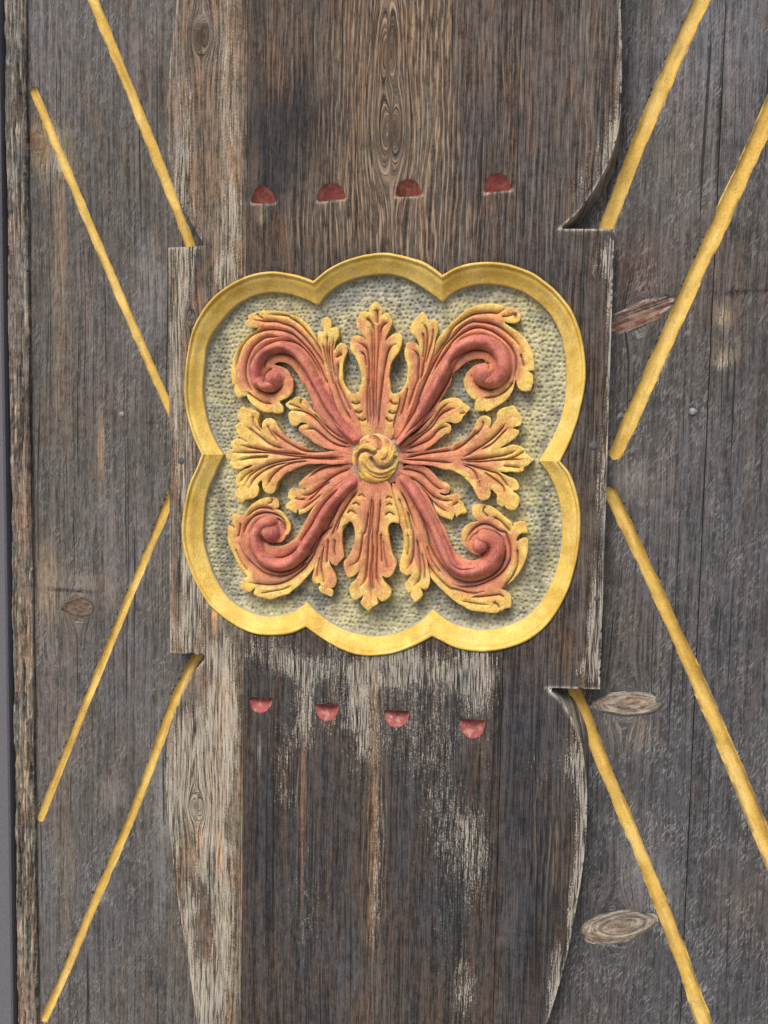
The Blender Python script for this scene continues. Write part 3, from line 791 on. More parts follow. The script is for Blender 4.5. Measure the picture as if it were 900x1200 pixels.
def plank(xa, xb, base, st, we, ri, holes, seed, cell, basewear, part=0):
    polys = [(post_poly, 1), (outer, -1)] + [(p, -1) for p in holes]
    zc = float(outer[:, 1].mean())
    if part: polys.append((np.array([(-500, zc), (500, zc), (500, zc + 2000 * part), (-500, zc + 2000 * part)], float)[::part], 1))
    def fl(P):
        ok = (np.abs(P[:, 0] - xa) > 1.5) & (np.abs(P[:, 0] - xb) > 1.5)
        z = P[:, 1]
        t = np.where(z > 0, z - ZCT, ZCB - z) / 130.0
        k = sstep(0.0, 0.16, t) * sstep(1.0, 0.35, t)
        return np.where(ok & (P[:, 0] > 0), 7.5 * k, 0.0)
    def hf(P, d):
        return HP + 1.3 * (fbm(P[:, 0] * 0.014, P[:, 1] * 0.006, seed, 3) - 0.5) * np.clip(d / 14, 0, 1) + worn_edge(d, 0.8, 2.6) - 0.12
    def af(P, d, H):
        dz, _ = sdf(P, post_poly)
        b = np.array(base)
        t = tint_field(P, base, st, HP)
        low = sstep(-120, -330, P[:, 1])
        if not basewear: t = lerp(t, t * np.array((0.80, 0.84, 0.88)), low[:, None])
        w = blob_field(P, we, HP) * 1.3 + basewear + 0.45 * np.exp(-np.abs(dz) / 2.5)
        dm, _ = sdf(P, outer)
        w = w + 0.45 * np.exp(-np.abs(dm) / 10) * (P[:, 1] < 50) + 0.2 * low * (0.4 + 1.2 * fbm(P[:, 0] * 0.02, P[:, 1] * 0.006, 27, 3))
        r = blob_field(P, ri, HP)
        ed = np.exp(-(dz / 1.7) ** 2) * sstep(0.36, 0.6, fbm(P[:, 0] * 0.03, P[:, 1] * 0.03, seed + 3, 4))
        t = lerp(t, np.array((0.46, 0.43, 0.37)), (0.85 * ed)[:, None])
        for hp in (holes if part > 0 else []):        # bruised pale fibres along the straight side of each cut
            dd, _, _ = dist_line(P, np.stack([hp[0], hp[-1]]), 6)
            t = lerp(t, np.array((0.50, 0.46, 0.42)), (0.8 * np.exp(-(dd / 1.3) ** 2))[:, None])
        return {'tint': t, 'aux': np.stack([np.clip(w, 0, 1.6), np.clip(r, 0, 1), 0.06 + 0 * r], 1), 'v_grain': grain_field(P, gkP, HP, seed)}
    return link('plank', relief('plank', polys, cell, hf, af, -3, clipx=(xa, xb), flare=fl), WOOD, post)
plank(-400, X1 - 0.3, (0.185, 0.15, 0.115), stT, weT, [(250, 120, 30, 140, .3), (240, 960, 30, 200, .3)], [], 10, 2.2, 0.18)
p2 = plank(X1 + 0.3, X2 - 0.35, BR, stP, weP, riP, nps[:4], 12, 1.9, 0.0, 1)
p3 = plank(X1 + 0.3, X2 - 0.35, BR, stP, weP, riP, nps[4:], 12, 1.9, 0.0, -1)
plank(X2 + 0.35, 400, (0.088, 0.074, 0.067), stP, weP, riP, [], 14, 2.2, 0.0)
for i, k in enumerate(NOTCH):
    build_notch(p2 if i < 4 else p3, k, 40 + i)
nail(post, 212, 540, HP, 4.2, IRON, 0.8)
nail(post, 695, 522.5, HP, 4.4, IRON, 0.8)
nail(post, 699.5, 701, HP, 3.2, IRON, 0.6)
nail(post, 691, 178.5, HP, 1.5, IRON, 0.4)
nail(post, 403.5 - 179, 373, HP, 2.6, IRON, 0.5, 'peg')

# ------------------------------------------------------------------ medallion: moulding and punched ground
med = thing('carved_medallion', 'carved six lobed medallion with yellow moulding around a red and yellow acanthus rosette', 'carving')
PROF = [(-0.03, -1.2), (-0.03, 0.9), (0.02, 2.2), (0.08, 2.6), (0.13, 2.0), (0.165, 0.0), (0.19, -1.3), (0.23, -1.2), (0.32, -1.5), (0.45, -3.6), (0.6, -6.2), (0.75, -8.2), (0.88, -9.8), (0.96, -10.6), (1.0, -11.2), (1.015, -13.0), (1.02, -23.0)]
def moulding(k):
    o, i = ARC[k]
    n = len(o); m = len(PROF)
    V = np.zeros((n, m, 3)); C = np.zeros((n, m, 3))
    for j, (s, h) in enumerate(PROF):
        XZ = o + (i - o) * s
        q = np.arange(n) / 6.0
        hh = HP + h + (0.5 * (vnoise(q, q * 0 + s * 3, 50 + k) - 0.5) if j > 1 else 0)
        # wobble of the cut
        XZ = XZ + 0.5 * (vnoise(q * 1.5, q * 0 + s * 2, 55 + k) - 0.5)[:, None]
        V[:, j] = to_world(XZ, np.broadcast_to(hh, (n,)))
        nz = fbm(XZ[:, 0] * 0.03, XZ[:, 1] * 0.03, 60, 4)
        c = lerp(np.array((0.78, 0.53, 0.125)), np.array((0.65, 0.42, 0.085)), sstep(0.42, 0.66, nz)[:, None])
        c = lerp(c, np.array((0.82, 0.61, 0.20)), (0.55 * sstep(0.5, 0.64, fbm(XZ[:, 0] * 0.05 + 9, XZ[:, 1] * 0.05, 62, 3)))[:, None])
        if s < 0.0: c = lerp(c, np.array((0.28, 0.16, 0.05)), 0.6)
        if s > 1.012: c = lerp(c, np.array((0.36, 0.36, 0.33)), 0.75)
        C[:, j] = c
    idx = np.arange(n * m).reshape(n, m)
    F = np.stack([idx[:-1, :-1], idx[1:, :-1], idx[1:, 1:], idx[:-1, 1:]], -1).reshape(-1, 4)
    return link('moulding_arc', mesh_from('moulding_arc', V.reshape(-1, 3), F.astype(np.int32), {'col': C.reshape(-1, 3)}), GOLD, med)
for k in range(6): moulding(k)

inn = W(np.vstack([np.array(i_)[:-1] for _, i_ in MO]), 11)
ctr0 = inner.mean(0)
gpoly = inner + (inner - ctr0) / np.linalg.norm(inner - ctr0, axis=1)[:, None] * 1.2
def dimples(P):
    s = 5.7
    x = P[:, 0] + 3 * (fbm(P[:, 0] * 0.02, P[:, 1] * 0.02, 3, 3) - 0.5) * 4
    z = P[:, 1] + 3 * (fbm(P[:, 0] * 0.02 + 4, P[:, 1] * 0.02, 5, 3) - 0.5) * 4
    zi = np.floor(z / s).astype(int)
    out = np.zeros(len(P))
    for dj in (-1, 0, 1):
        j = zi + dj
        off = np.where(j & 1, 0.5, 0.0)
        xi = np.floor(x / s - off).astype(int)
        for di in (-1, 0, 1):
            i = xi + di
            rx = _tab[0, i & 255, j & 255] - 0.5; rz = _tab[1, i & 255, j & 255] - 0.5; rd = _tab[2, i & 255, j & 255]
            cx = (i + 0.5 + off + 0.5 * rx) * s; cz = (j + 0.5 + 0.5 * rz) * s
            r = 1.45 + 0.45 * rd
            q = ((x - cx) ** 2 + (z - cz) ** 2) / (r * r)
            out = np.maximum(out, (0.5 + 0.6 * _tab[4, i & 255, j & 255]) * np.exp(-q ** 1.6))
    return out
def g_h(P, d):
    return HG + 2.2 * (fbm(P[:, 0] * 0.02, P[:, 1] * 0.02, 8, 3) - 0.5) - 2.4 * dimples(P) + 0.25 * (fbm(P[:, 0] * 0.2, P[:, 1] * 0.2, 18, 3) - 0.5) + 1.6 * np.exp(-(d / 3) ** 2)
GST = [(300, 365, 40, 16, (0.30, 0.30, 0.26), .6), (450, 340, 60, 18, (0.30, 0.31, 0.29), .7), (400, 350, 26, 18, (0.28, 0.29, 0.27), .7), (500, 360, 24, 22, (0.28, 0.29, 0.28), .7), (380, 385, 20, 24, (0.24, 0.26, 0.26), .7), (560, 340, 40, 9, (0.27, 0.29, 0.28), .7),
       (258, 430, 10, 50, (0.20, 0.20, 0.15), .75), (262, 500, 14, 26, (0.24, 0.24, 0.19), .6), (340, 470, 12, 30, (0.22, 0.26, 0.27), .8), (350, 500, 20, 14, (0.26, 0.29, 0.29), .7), (415, 430, 8, 30, (0.2, 0.23, 0.23), .8), (466, 430, 8, 30, (0.2, 0.23, 0.23), .8),
       (545, 460, 14, 30, (0.2, 0.23, 0.24), .8), (545, 505, 26, 12, (0.28, 0.31, 0.31), .7), (600, 470, 20, 14, (0.30, 0.31, 0.28), .6), (645, 440, 10, 60, (0.28, 0.29, 0.24), .4), (655, 490, 8, 30, (0.21, 0.21, 0.16), .6),
       (258, 600, 9, 50, (0.17, 0.17, 0.125), .85), (268, 650, 12, 40, (0.12, 0.125, 0.105), .85), (345, 600, 14, 30, (0.23, 0.26, 0.26), .8), (375, 560, 20, 14, (0.27, 0.29, 0.28), .6), (345, 695, 40, 12, (0.17, 0.18, 0.165), .8), (380, 700, 20, 16, (0.14, 0.15, 0.145), .8), (410, 610, 8, 26, (0.15, 0.17, 0.17), .8), (465, 620, 8, 30, (0.17, 0.19, 0.19), .8),
       (455, 712, 40, 14, (0.22, 0.22, 0.17), .6), (525, 700, 26, 16, (0.16, 0.175, 0.18), .8), (560, 722, 40, 9, (0.17, 0.175, 0.16), .8), (548, 620, 14, 30, (0.22, 0.25, 0.26), .7), (560, 575, 18, 18, (0.28, 0.31, 0.31), .7), (636, 620, 12, 60, (0.15, 0.155, 0.12), .85), (625, 680, 14, 30, (0.19, 0.195, 0.15), .7), (600, 715, 20, 14, (0.2, 0.2, 0.16), .6), (290, 690, 20, 20, (0.42, 0.42, 0.36), .5)]
def g_a(P, d, H):
    c = tint_field(P, (0.50, 0.46, 0.265), [q[:5] + (q[5] * 0.85,) for q in GST], HG)
    n = fbm(P[:, 0] * 0.05, P[:, 1] * 0.05, 28, 4)
    c = lerp(c, np.array((0.27, 0.27, 0.21)), (0.55 * sstep(0.52, 0.68, n))[:, None])
    n2 = fbm(P[:, 0] * 0.16, P[:, 1] * 0.16, 33, 4)
    c = lerp(c, np.array((0.62, 0.57, 0.42)), (0.45 * sstep(0.55, 0.7, n2))[:, None])
    c = lerp(c, np.array((0.17, 0.17, 0.145)), (0.6 * sstep(0.60, 0.72, fbm(P[:, 0] * 0.13 + 6, P[:, 1] * 0.13, 38, 3)))[:, None])
    c = lerp(c, np.array((0.42, 0.42, 0.38)), (0.6 * np.exp(-(d / 3.2) ** 2))[:, None])
    return {'col': c}
link('punched_ground', relief('punched_ground', [(gpoly, 1)], 0.75, g_h, g_a, HG - 6), GROUND, med)
# ------------------------------------------------------------------ acanthus rosette, surveyed in small squares of the photo
TILE = {}
for r_, y0 in zip('ABCD', (350, 440, 535, 625)):
    for c_, x0 in zip('1234', (260, 340, 430, 530)):
        TILE[r_ + c_] = (x0, y0, 1 / 9.0)
TILE['O'] = (400, 496, 80 / 900.0)
def tp(s):
    out = []; t = None; nums = []
    for w in s.split():
        if w in TILE: t = TILE[w]
        else:
            a, b = w.split(',')
            out.append((t[0] + float(a) * t[2], t[1] + float(b) * t[2]))
    return out
def line(s, h=HL, n=6): return catmull(W(tp(s), h), n)
def ring(s, h=HL, n=4): return catmull(W(tp(s), h), n, True)
CEN = W([(439.5, 537)], HL)[0]
Y_ = np.array((0.80, 0.54, 0.135)); YP = np.array((0.86, 0.67, 0.26)); S_ = np.array((0.62, 0.25, 0.13)); R_ = np.array((0.47, 0.135, 0.105)); P_ = np.array((0.59, 0.205, 0.15))
GREY = np.array((0.40, 0.34, 0.30))
def carve(name, outline, grooves, tubes=(), late=(), balls=(), h0=12.0, rise=0.5, streak=1.0, y0=90, y1=150, edge_y=0.5, edge_r=40, reds=(), yels=(), grad=None, cell=0.46, seed=0, mat=None, wide=3.2, redbase=0.5, label=None):
    poly = ring(outline) if isinstance(outline, str) else outline
    GR = [(line(g[0]), 0.82 * (g[1] if len(g) > 1 else 1.25), 1.5 * (g[2] if len(g) > 2 else 3.4)) for g in [x if isinstance(x, tuple) else (x,) for x in grooves]]
    LT = [(line(g[0]), 0.85 * (g[1] if len(g) > 1 else 1.1), 1.35 * (g[2] if len(g) > 2 else 2.6)) for g in [x if isinstance(x, tuple) else (x,) for x in late]]
    TB = [(line(t[0]), t[1], t[2], t[3], t[4]) for t in tubes]      # path, w0, w1, base, height
    RD = [(line(t[0]), t[1], t[2]) for t in reds]
    YL = [(line(t[0]), t[1] * 1.2, t[2] * 0.9) for t in yels]
    keep = {}
    def cut(P, L, w, a):
        m = ((P > L.min(0) - 9 * w) & (P < L.max(0) + 9 * w)).all(1)
        out = np.zeros(len(P))
        if m.any():
            d, t, _ = dist_line(P[m], L, 8 * w)
            fade = np.clip(np.minimum(t, 1 - t) / 0.10, 0.25, 1)
            ww = w * (0.7 + 0.3 * fade)
            out[m] = a * fade * (0.50 * np.exp(-(d / ww) ** 1.5) + 0.50 * np.exp(-(d / (wide * ww)) ** 1.5)) + fade * min(a, 4.0) * 0.75 * np.exp(-(d / 0.55) ** 2)
        return out
    def hf(P, d):
        r = np.hypot(P[:, 0] - CEN[0], P[:, 1] - CEN[1])
        h = HG + h0 + rise * (1 - np.exp(-d / 1.0)) + (grad(r) if grad else 0)
        h = h + 0.45 * (fbm(P[:, 0] * 0.06, P[:, 1] * 0.06, seed + 1, 3) - 0.5)
        g = np.zeros(len(P))
        for L, w, a in GR:
            g = np.maximum(g, cut(P, L, w, a)) + 0.25 * np.minimum(g, cut(P, L, w, a))
        h = h - g
        tub = np.zeros(len(P))
        for L, w0, w1, b, hh in TB:
            dd, t, _ = dist_line(P, L, max(w0, w1) + 2)
            w = lerp(w0, w1, t)
            q = np.clip(1 - (dd / w) ** 2, 0, 1)
            ht = HG + b + hh * np.sqrt(q)
            m = (q > 0)
            h = np.where(m, np.maximum(h, ht), h); tub = np.maximum(tub, np.sqrt(q))
        for (c, rad, b, hh) in balls:
            cc = W(tp(c), HL)[0]
            q = np.clip(1 - ((P[:, 0] - cc[0]) ** 2 + (P[:, 1] - cc[1]) ** 2) / rad ** 2, 0, 1)
            h = np.where(q > 0, np.maximum(h, HG + b + hh * np.sqrt(q)), h); tub = np.maximum(tub, np.sqrt(q))
        gl = np.zeros(len(P))
        for L, w, a in LT:
            gl = np.maximum(gl, cut(P, L, w, a))
        h = h - gl
        h = h - 0.15 * np.exp(-(d / 0.6) ** 2)
        th = np.arctan2(P[:, 1] - CEN[1], P[:, 0] - CEN[0]) * 32
        h = h + 0.7 * (fbm(th, r * 0.03, seed + 7, 3) - 0.5) * streak
        keep['g'] = np.maximum(g * (tub < 0.3), gl); keep['t'] = tub
        return h
    def af(P, d, H):
        r = np.hypot(P[:, 0] - CEN[0], P[:, 1] - CEN[1])
        n = fbm(P[:, 0] * 0.07, P[:, 1] * 0.07, seed + 2, 4) - 0.5
        n2 = fbm(P[:, 0] * 0.2, P[:, 1] * 0.2, seed + 5, 3) - 0.5
        e = np.exp(-d / 2.6)
        ang = np.arctan2(P[:, 1] - CEN[1], P[:, 0] - CEN[0]) * 26
        stk = fbm(ang, r * 0.02, seed + 9, 3) - 0.5
        y = sstep(y0, y1, r + 40 * n + 70 * stk * streak + 6 * e) * 0.95 + edge_y * e * sstep(edge_r, edge_r + 30, r) * sstep(-0.22, 0.12, n)
        for L, w, s in YL:
            dd, _, _ = dist_line(P, L, 3 * w)
            y = y + s * np.exp(-(dd / w) ** 2) * (0.75 + 1.2 * np.clip(n + 0.2, 0, 0.4))
        rd = redbase * sstep(95, 35, r + 30 * n)
        for L, w, s in RD:
            dd, _, _ = dist_line(P, L, 2 * w)
            k = s * np.exp(-(dd / w) ** 4); rd = np.maximum(rd, k); y = y * (1 - np.clip(k, 0, 1) * 0.95)
        y = np.clip(y + 0.3 * n2 * (y > 0.05), 0, 1); rd = np.clip(rd + 0.3 * n, 0, 1)
        c = lerp(np.tile(S_, (len(P), 1)), Y_, y[:, None])
        c = lerp(c, YP, (y * sstep(0.02, 0.2, n2) * 0.6)[:, None])
        rr = lerp(P_, R_, sstep(-0.15, 0.2, n + n2 * 0.6)[:, None])
        rr = lerp(rr, S_, (0.45 * sstep(0.0, 0.22, fbm(P[:, 0] * 0.03 + 5, P[:, 1] * 0.03, seed + 15, 3) - 0.5))[:, None])
        c = lerp(c, rr, rd[:, None])
        # limewash dust lodged in the cuts
        dust = np.clip(keep['g'] / 4.5, 0, 1) * sstep(-0.05, 0.2, n2 + n) * 0.4
        c = lerp(c, GREY, dust[:, None])
        return {'col': c}
    o = link(name, relief(name, [(poly, 1)], cell, hf, af, HG - 2.5, flare=lambda P: np.full(len(P), -3.2)), mat or PAINT, med)
    if label: o['label'] = label
    return o

up = lambda a, b: (lambda r: a * sstep(20, 60, r) - b * sstep(120, 180, r))
# ---- upright leaf
carve('acanthus_leaf', 'A3 105,30 145,80 170,130 152,185 185,162 220,152 258,190 270,255 245,325 215,395 203,455 235,415 290,375 345,365 378,410 372,480 345,560 300,620 265,680 250,740 242,820 '
      'B3 246,30 255,100 262,170 290,195 330,190 350,230 330,330 300,430 280,520 290,620 180,760 90,780 B2 830,760 760,650 745,510 715,440 690,380 655,310 640,230 660,190 700,195 735,170 755,110 768,20 '
      'A2 765,840 750,760 725,680 690,605 650,545 645,480 660,420 700,392 750,400 790,420 808,455 800,415 765,370 725,325 708,280 715,220 745,160 790,135 832,145 840,95 870,60',
      [('A3 105,110 112,180 112,270', 1.5, 3.6), 'A3 225,255 180,275 150,330 143,430 140,480', 'A3 310,485 260,510 225,570 200,680 180,800 165,900 B3 145,250 132,400 122,560',
       ('A3 8,215 50,270 75,380 82,560 80,760 75,900 B3 72,200 72,540', 1.3, 3.2), ('A3 130,240 128,480 112,700 103,900 B3 100,250 100,520', 1.1, 2.4), 'A2 805,210 845,240 880,300 890,380',
       'A2 725,470 770,490 810,530 832,620 838,780 836,900 B2 840,150 845,340 860,520', ('A2 755,565 795,610 812,720', 1.0, 2.4), ('A2 825,305 860,350 872,520 868,800 B2 875,200 890,480', 1.1, 2.6),
       ('B3 20,0 10,250 15,540', 1.2, 2.4), ('B3 175,10 160,150 152,330', 1.0, 1.8)],
      late=[('B3 245,262 280,302 330,300', .9, 2.6), ('B3 235,380 270,405 312,388', .9, 2.6), ('B3 203,442 232,482 278,480', .9, 2.6),
            ('B2 652,283 700,303 748,283', .9, 2.6), ('B2 688,375 728,397 768,375', .9, 2.6), ('B2 722,455 765,478 806,455', .9, 2.6)],
      h0=14, y0=118, y1=182, edge_y=0.35, edge_r=60, grad=up(3.0, 1.5), seed=1, redbase=.25,
      yels=[('B3 310,200 290,330 250,450 230,590', 5, .9), ('B2 670,230 700,330 750,450 810,570', 5, .9), ('A2 650,500 720,640 770,800 770,900 B2 770,60 730,180', 3.5, .9), ('A3 360,420 340,520 290,600', 4.0, .8)])
# ---- downward leaf
carve('acanthus_leaf', 'C2 640,680 668,705 688,770 692,860 D2 692,30 680,110 650,190 610,260 580,290 575,350 590,410 620,460 660,455 710,420 748,385 735,410 700,480 655,520 632,570 640,620 665,680 700,695 750,670 778,648 768,685 750,730 800,790 840,822 '
      'D3 30,815 70,770 122,735 105,650 130,690 165,715 220,690 255,650 260,590 220,540 190,500 160,430 180,450 220,465 265,440 300,380 320,300 280,220 255,120 240,10 '
      'C3 244,880 230,780 240,715 290,690 345,700 335,600 300,480 275,380 230,270 80,190 C2 830,190 740,290 720,390 650,480 590,620 545,740 600,710',
      ['D2 880,640 868,480 872,300 885,100', 'D2 745,560 790,490 812,360 826,180 835,20 C2 850,760 870,560', ('D2 650,340 720,280 750,170 770,20 C2 800,780 835,560', 1.2, 3.0), 'D3 150,570 110,480 105,330 112,130 108,10 C3 120,760 140,560 150,420',
       ('D3 62,700 45,560 40,420 60,240 62,40 C3 60,700 75,430', 1.2, 3.0), ('D3 165,320 160,210 150,60 C3 160,800', 1.1, 2.6), ('C3 20,860 40,600 60,430', 1.1, 2.4), ('D3 10,500 5,300 20,60', 1.0, 2.2), ('D3 235,390 215,330 190,200 175,60', 1.0, 2.0)],
      late=[('C3 203,445 232,425 275,443', .9, 2.4), ('C3 208,518 243,498 272,518', .9, 2.4), ('C3 198,622 240,588 298,622', .9, 2.6), ('C2 720,418 755,403 792,432', .9, 2.4), ('C2 662,508 700,488 742,522', .9, 2.4), ('C2 600,605 645,570 702,608', .9, 2.6)],
      h0=14, y0=115, y1=182, edge_y=0.35, edge_r=60, grad=up(3.0, 1.0), seed=3, redbase=.3,
      yels=[('C3 240,460 240,640 230,800', 7, .85), ('C3 330,640 300,480', 4, .8), ('C2 740,420 650,560 600,680', 6, .85), ('C2 720,650 740,800 D2 740,30', 3.5, .7)])
# ---- left leaf
carve('acanthus_leaf', 'C2 700,100 640,72 500,82 300,78 180,82 100,110 0,160 C1 700,160 640,220 590,280 575,340 545,385 490,388 445,350 432,290 432,250 385,290 400,340 375,410 330,440 260,455 215,485 180,450 145,400 150,350 190,322 155,300 150,240 180,180 240,140 315,108 320,90 250,110 230,125 170,135 120,120 95,75 100,40 60,25 '
      'B1 48,840 80,790 122,772 105,750 110,700 160,665 220,680 280,705 312,718 250,680 200,650 160,590 150,530 195,500 210,490 170,460 165,430 190,370 220,325 260,345 320,365 370,375 400,410 385,470 400,540 436,578 430,540 440,490 480,455 530,452 575,490 610,560 670,630 740,680 820,720 900,762 B2 250,790 380,800 500,792 640,782 720,800',
      ['B1 215,740 330,768 450,790 620,815 900,838', ('B1 125,815 300,815 480,815 700,845 900,865 B2 300,880 560,885', 1.2, 3.6), 'B1 270,545 330,590 430,668 530,738 650,772', 'B1 540,590 620,660 720,725 850,790 B2 250,805 450,800',
       'C1 245,305 300,200 400,130 520,78 700,40 900,18 C2 300,15 560,10', 'C1 290,330 340,235 440,155 560,95 700,62', 'C1 480,310 530,210 620,125 720,75 850,52 C2 200,50', ('C1 185,40 300,18 500,8', 1.1, 3.0), ('B1 200,890 330,862 500,848', 1.0, 2.8), ('B1 330,420 340,520 420,600', 1.2, 2.2), ('B1 480,520 520,600 600,700', 1.0, 2.0), ('C1 190,270 250,200 340,140', 1.1, 2.2)],
      h0=13.5, y0=98, y1=178, edge_y=0.35, edge_r=90, grad=up(2.5, 1.0), seed=5, redbase=.6)
# ---- right leaf
carve('acanthus_leaf', 'B3 330,800 370,828 600,800 750,770 900,737 B4 70,690 140,660 200,600 240,530 265,470 310,430 360,425 405,450 412,500 395,562 430,520 470,460 475,400 520,350 590,330 655,320 690,380 730,430 735,490 715,530 660,545 645,560 705,580 690,630 640,680 570,725 508,766 560,755 630,730 700,740 760,770 780,820 830,860 855,895 '
      'C4 850,40 800,90 760,110 750,150 690,168 620,160 560,165 498,155 540,185 610,215 670,240 700,290 705,340 660,360 625,355 690,400 712,450 690,530 640,565 590,555 560,530 553,500 540,525 490,510 470,460 470,400 398,338 410,380 390,440 340,460 290,450 250,390 220,320 160,250 90,190 0,145 C3 800,130 700,100 600,87 500,82 380,65 320,40',
      ['B4 0,800 120,730 250,612 285,585', 'B4 130,860 240,790 350,720 450,640 540,540 562,508', ('B4 300,785 420,722 520,622 582,560', 1.0, 2.6), 'B4 100,895 290,885 420,865 560,840 680,790', ('C4 120,55 300,55 480,40 620,30 720,35', 1.2, 3.2), 'C4 130,78 260,115 400,158 490,190 570,290 610,330',
       ('C4 120,92 200,130 250,185 275,260', 1.2, 2.6), ('C4 330,160 430,230 530,310 560,400', 1.1, 2.6), 'B3 420,870 600,830 900,790', ('C3 400,35 560,40 800,60 C4 0,70', 1.2, 2.8), ('B4 600,880 680,850 760,800', 1.0, 2.2), ('C4 540,100 640,110 720,120', 1.0, 2.0), ('C4 300,330 280,250', 1.1, 1.8), ('B4 330,480 320,540 250,640', 1.0, 2.0)],
      h0=13.5, y0=100, y1=180, edge_y=0.35, edge_r=80, grad=up(2.5, 1.0), seed=7, redbase=.6, yels=[('C3 800,120 C4 0,130 120,200 200,260 250,340', 3.5, .8)])
# ---- four small side leaves
sl = dict(h0=11.5, rise=0.5, y0=78, y1=128, edge_y=0.25, edge_r=50, redbase=.45)
carve('side_leaf', 'B2 0,270 40,230 80,222 120,240 160,255 200,300 240,370 290,410 350,490 420,570 520,640 650,700 700,750 640,792 500,792 380,770 330,750 250,710 190,660 120,610 85,580 95,540 140,515 182,522 150,498 100,500 60,530 30,535 B1 715,510 705,470 695,400 722,368 680,330 665,300 700,270 725,245',
      ['B2 0,368 90,370 170,400 250,452 330,540 430,640 560,712 650,730', 'B2 150,572 230,562 300,610 400,690 500,740 620,760', ('B2 108,245 95,300', 1.2, 2.4), ('B2 240,400 330,500 430,590 560,670', 1.0, 2.2), ('B1 700,300 760,320 830,350', 1.0, 1.8)], seed=11, **sl)
carve('side_leaf', 'B3 740,310 800,260 880,235 B4 0,235 60,240 120,290 185,340 150,390 110,430 90,480 30,505 B3 870,492 820,495 870,515 885,560 870,605 820,620 760,670 690,730 620,780 560,802 400,802 330,770 400,680 520,600 620,500 690,420',
      ['B3 380,768 480,700 580,620 680,540 740,450 800,390 890,352 B4 20,350', 'B3 400,780 540,730 660,670 720,600 780,552 845,538', ('B3 470,660 600,580 700,470 780,350 860,290', 1.1, 2.2), ('B4 80,400 130,395', 1.0, 2.0)], seed=13, **sl)
carve('side_leaf', 'C2 660,75 500,80 400,85 330,92 250,140 150,220 95,270 85,305 120,330 170,332 150,345 100,350 50,330 0,340 C1 700,370 690,430 722,463 685,490 665,540 720,570 775,597 790,560 800,545 806,600 C2 90,610 150,595 200,560 260,500 340,430 440,350 560,250 670,170',
      ['C2 120,412 200,400 300,330 400,242 520,170 640,130', ('C2 45,445 100,458 150,450', 1.0, 2.4), 'C2 200,215 280,150 400,102 560,80', ('C2 180,470 240,420 330,322 420,262', 1.1, 2.4), ('C2 110,560 200,500 320,400', 1.0, 1.8)], seed=15, **sl)
carve('side_leaf', 'C3 350,130 470,75 570,92 650,130 720,200 770,250 850,285 875,330 860,380 820,395 755,383 810,415 900,395 C4 50,385 90,430 80,460 110,480 130,540 150,590 80,610 40,640 25,600 0,662 C3 880,665 800,640 740,600 710,540 680,480 600,380 480,270 370,190',
      ['C3 340,130 480,150 580,190 660,270 740,335 800,345', 'C3 430,212 540,280 640,380 720,440 800,466 890,470', ('C3 500,300 600,370 680,470 760,540 850,590', 1.1, 2.4), ('C4 0,520 60,480', 1.0, 2.0)], seed=17, **sl)
# ---- four fan leaves beside the upright leaves
fl = dict(h0=13.5, rise=0.5, y0=118, y1=180, edge_y=0.2, edge_r=80, redbase=.3)
carve('fan_leaf', 'A2 330,545 300,480 290,390 310,345 350,345 345,310 322,270 340,215 390,195 435,240 430,305 450,305 500,300 515,340 510,400 470,460 463,545 500,490 545,465 590,490 605,550 580,610 560,680 555,760 560,830 B2 555,30 575,90 610,150 650,190 640,230 655,310 690,380 715,440 745,510 800,590 740,660 660,580 520,400 430,150 A2 380,800',
      ['A2 480,620 520,590 545,600', ('A2 510,650 500,760 505,880 B2 560,200 650,400', 1.2, 3.0), 'A2 420,470 405,560 415,700 445,860 B2 480,120 560,330 660,500', ('A2 390,380 385,480 390,620 420,760', 1.1, 2.6), ('A2 460,420 440,560 450,720 490,860', 1.0, 2.4), ('A2 345,480 370,620 420,780', 1.0, 2.2)],
      seed=21, yels=[('A2 585,560 545,700 540,850 B2 555,60 620,180', 3.6, 1.0), ('A2 330,430 340,380', 4, .5), ('A2 380,230 385,330', 6, .6), ('A2 475,340 480,420', 5, .6)], **fl)
carve('fan_leaf', 'A3 700,545 720,440 745,350 750,270 725,225 690,222 655,262 650,230 620,170 580,140 540,180 500,225 475,265 455,310 465,370 500,395 535,440 555,520 540,490 500,460 460,455 420,480 398,550 400,620 425,690 430,780 415,880 B3 400,110 350,170 310,192 350,235 330,330 300,430 280,520 260,620 320,660 400,520 455,380 505,230 555,80 A3 630,760',
      ['A3 585,260 620,310 635,400 625,520 600,650 580,780 545,900', 'A3 480,540 520,572 545,640 540,760 530,880 B3 480,200 430,360', ('A3 590,350 600,480 585,640', 1.0, 2.4), ('A3 700,300 690,420 650,560 610,700', 1.0, 2.2), ('B3 430,120 400,260 350,430', 1.1, 2.2)],
      seed=23, yels=[('A3 410,560 420,680 420,850 B3 380,130 320,200', 3.8, .9), ('A3 490,330 560,450 570,560', 4, .7), ('A3 580,190 640,240', 8, .5)], **fl)
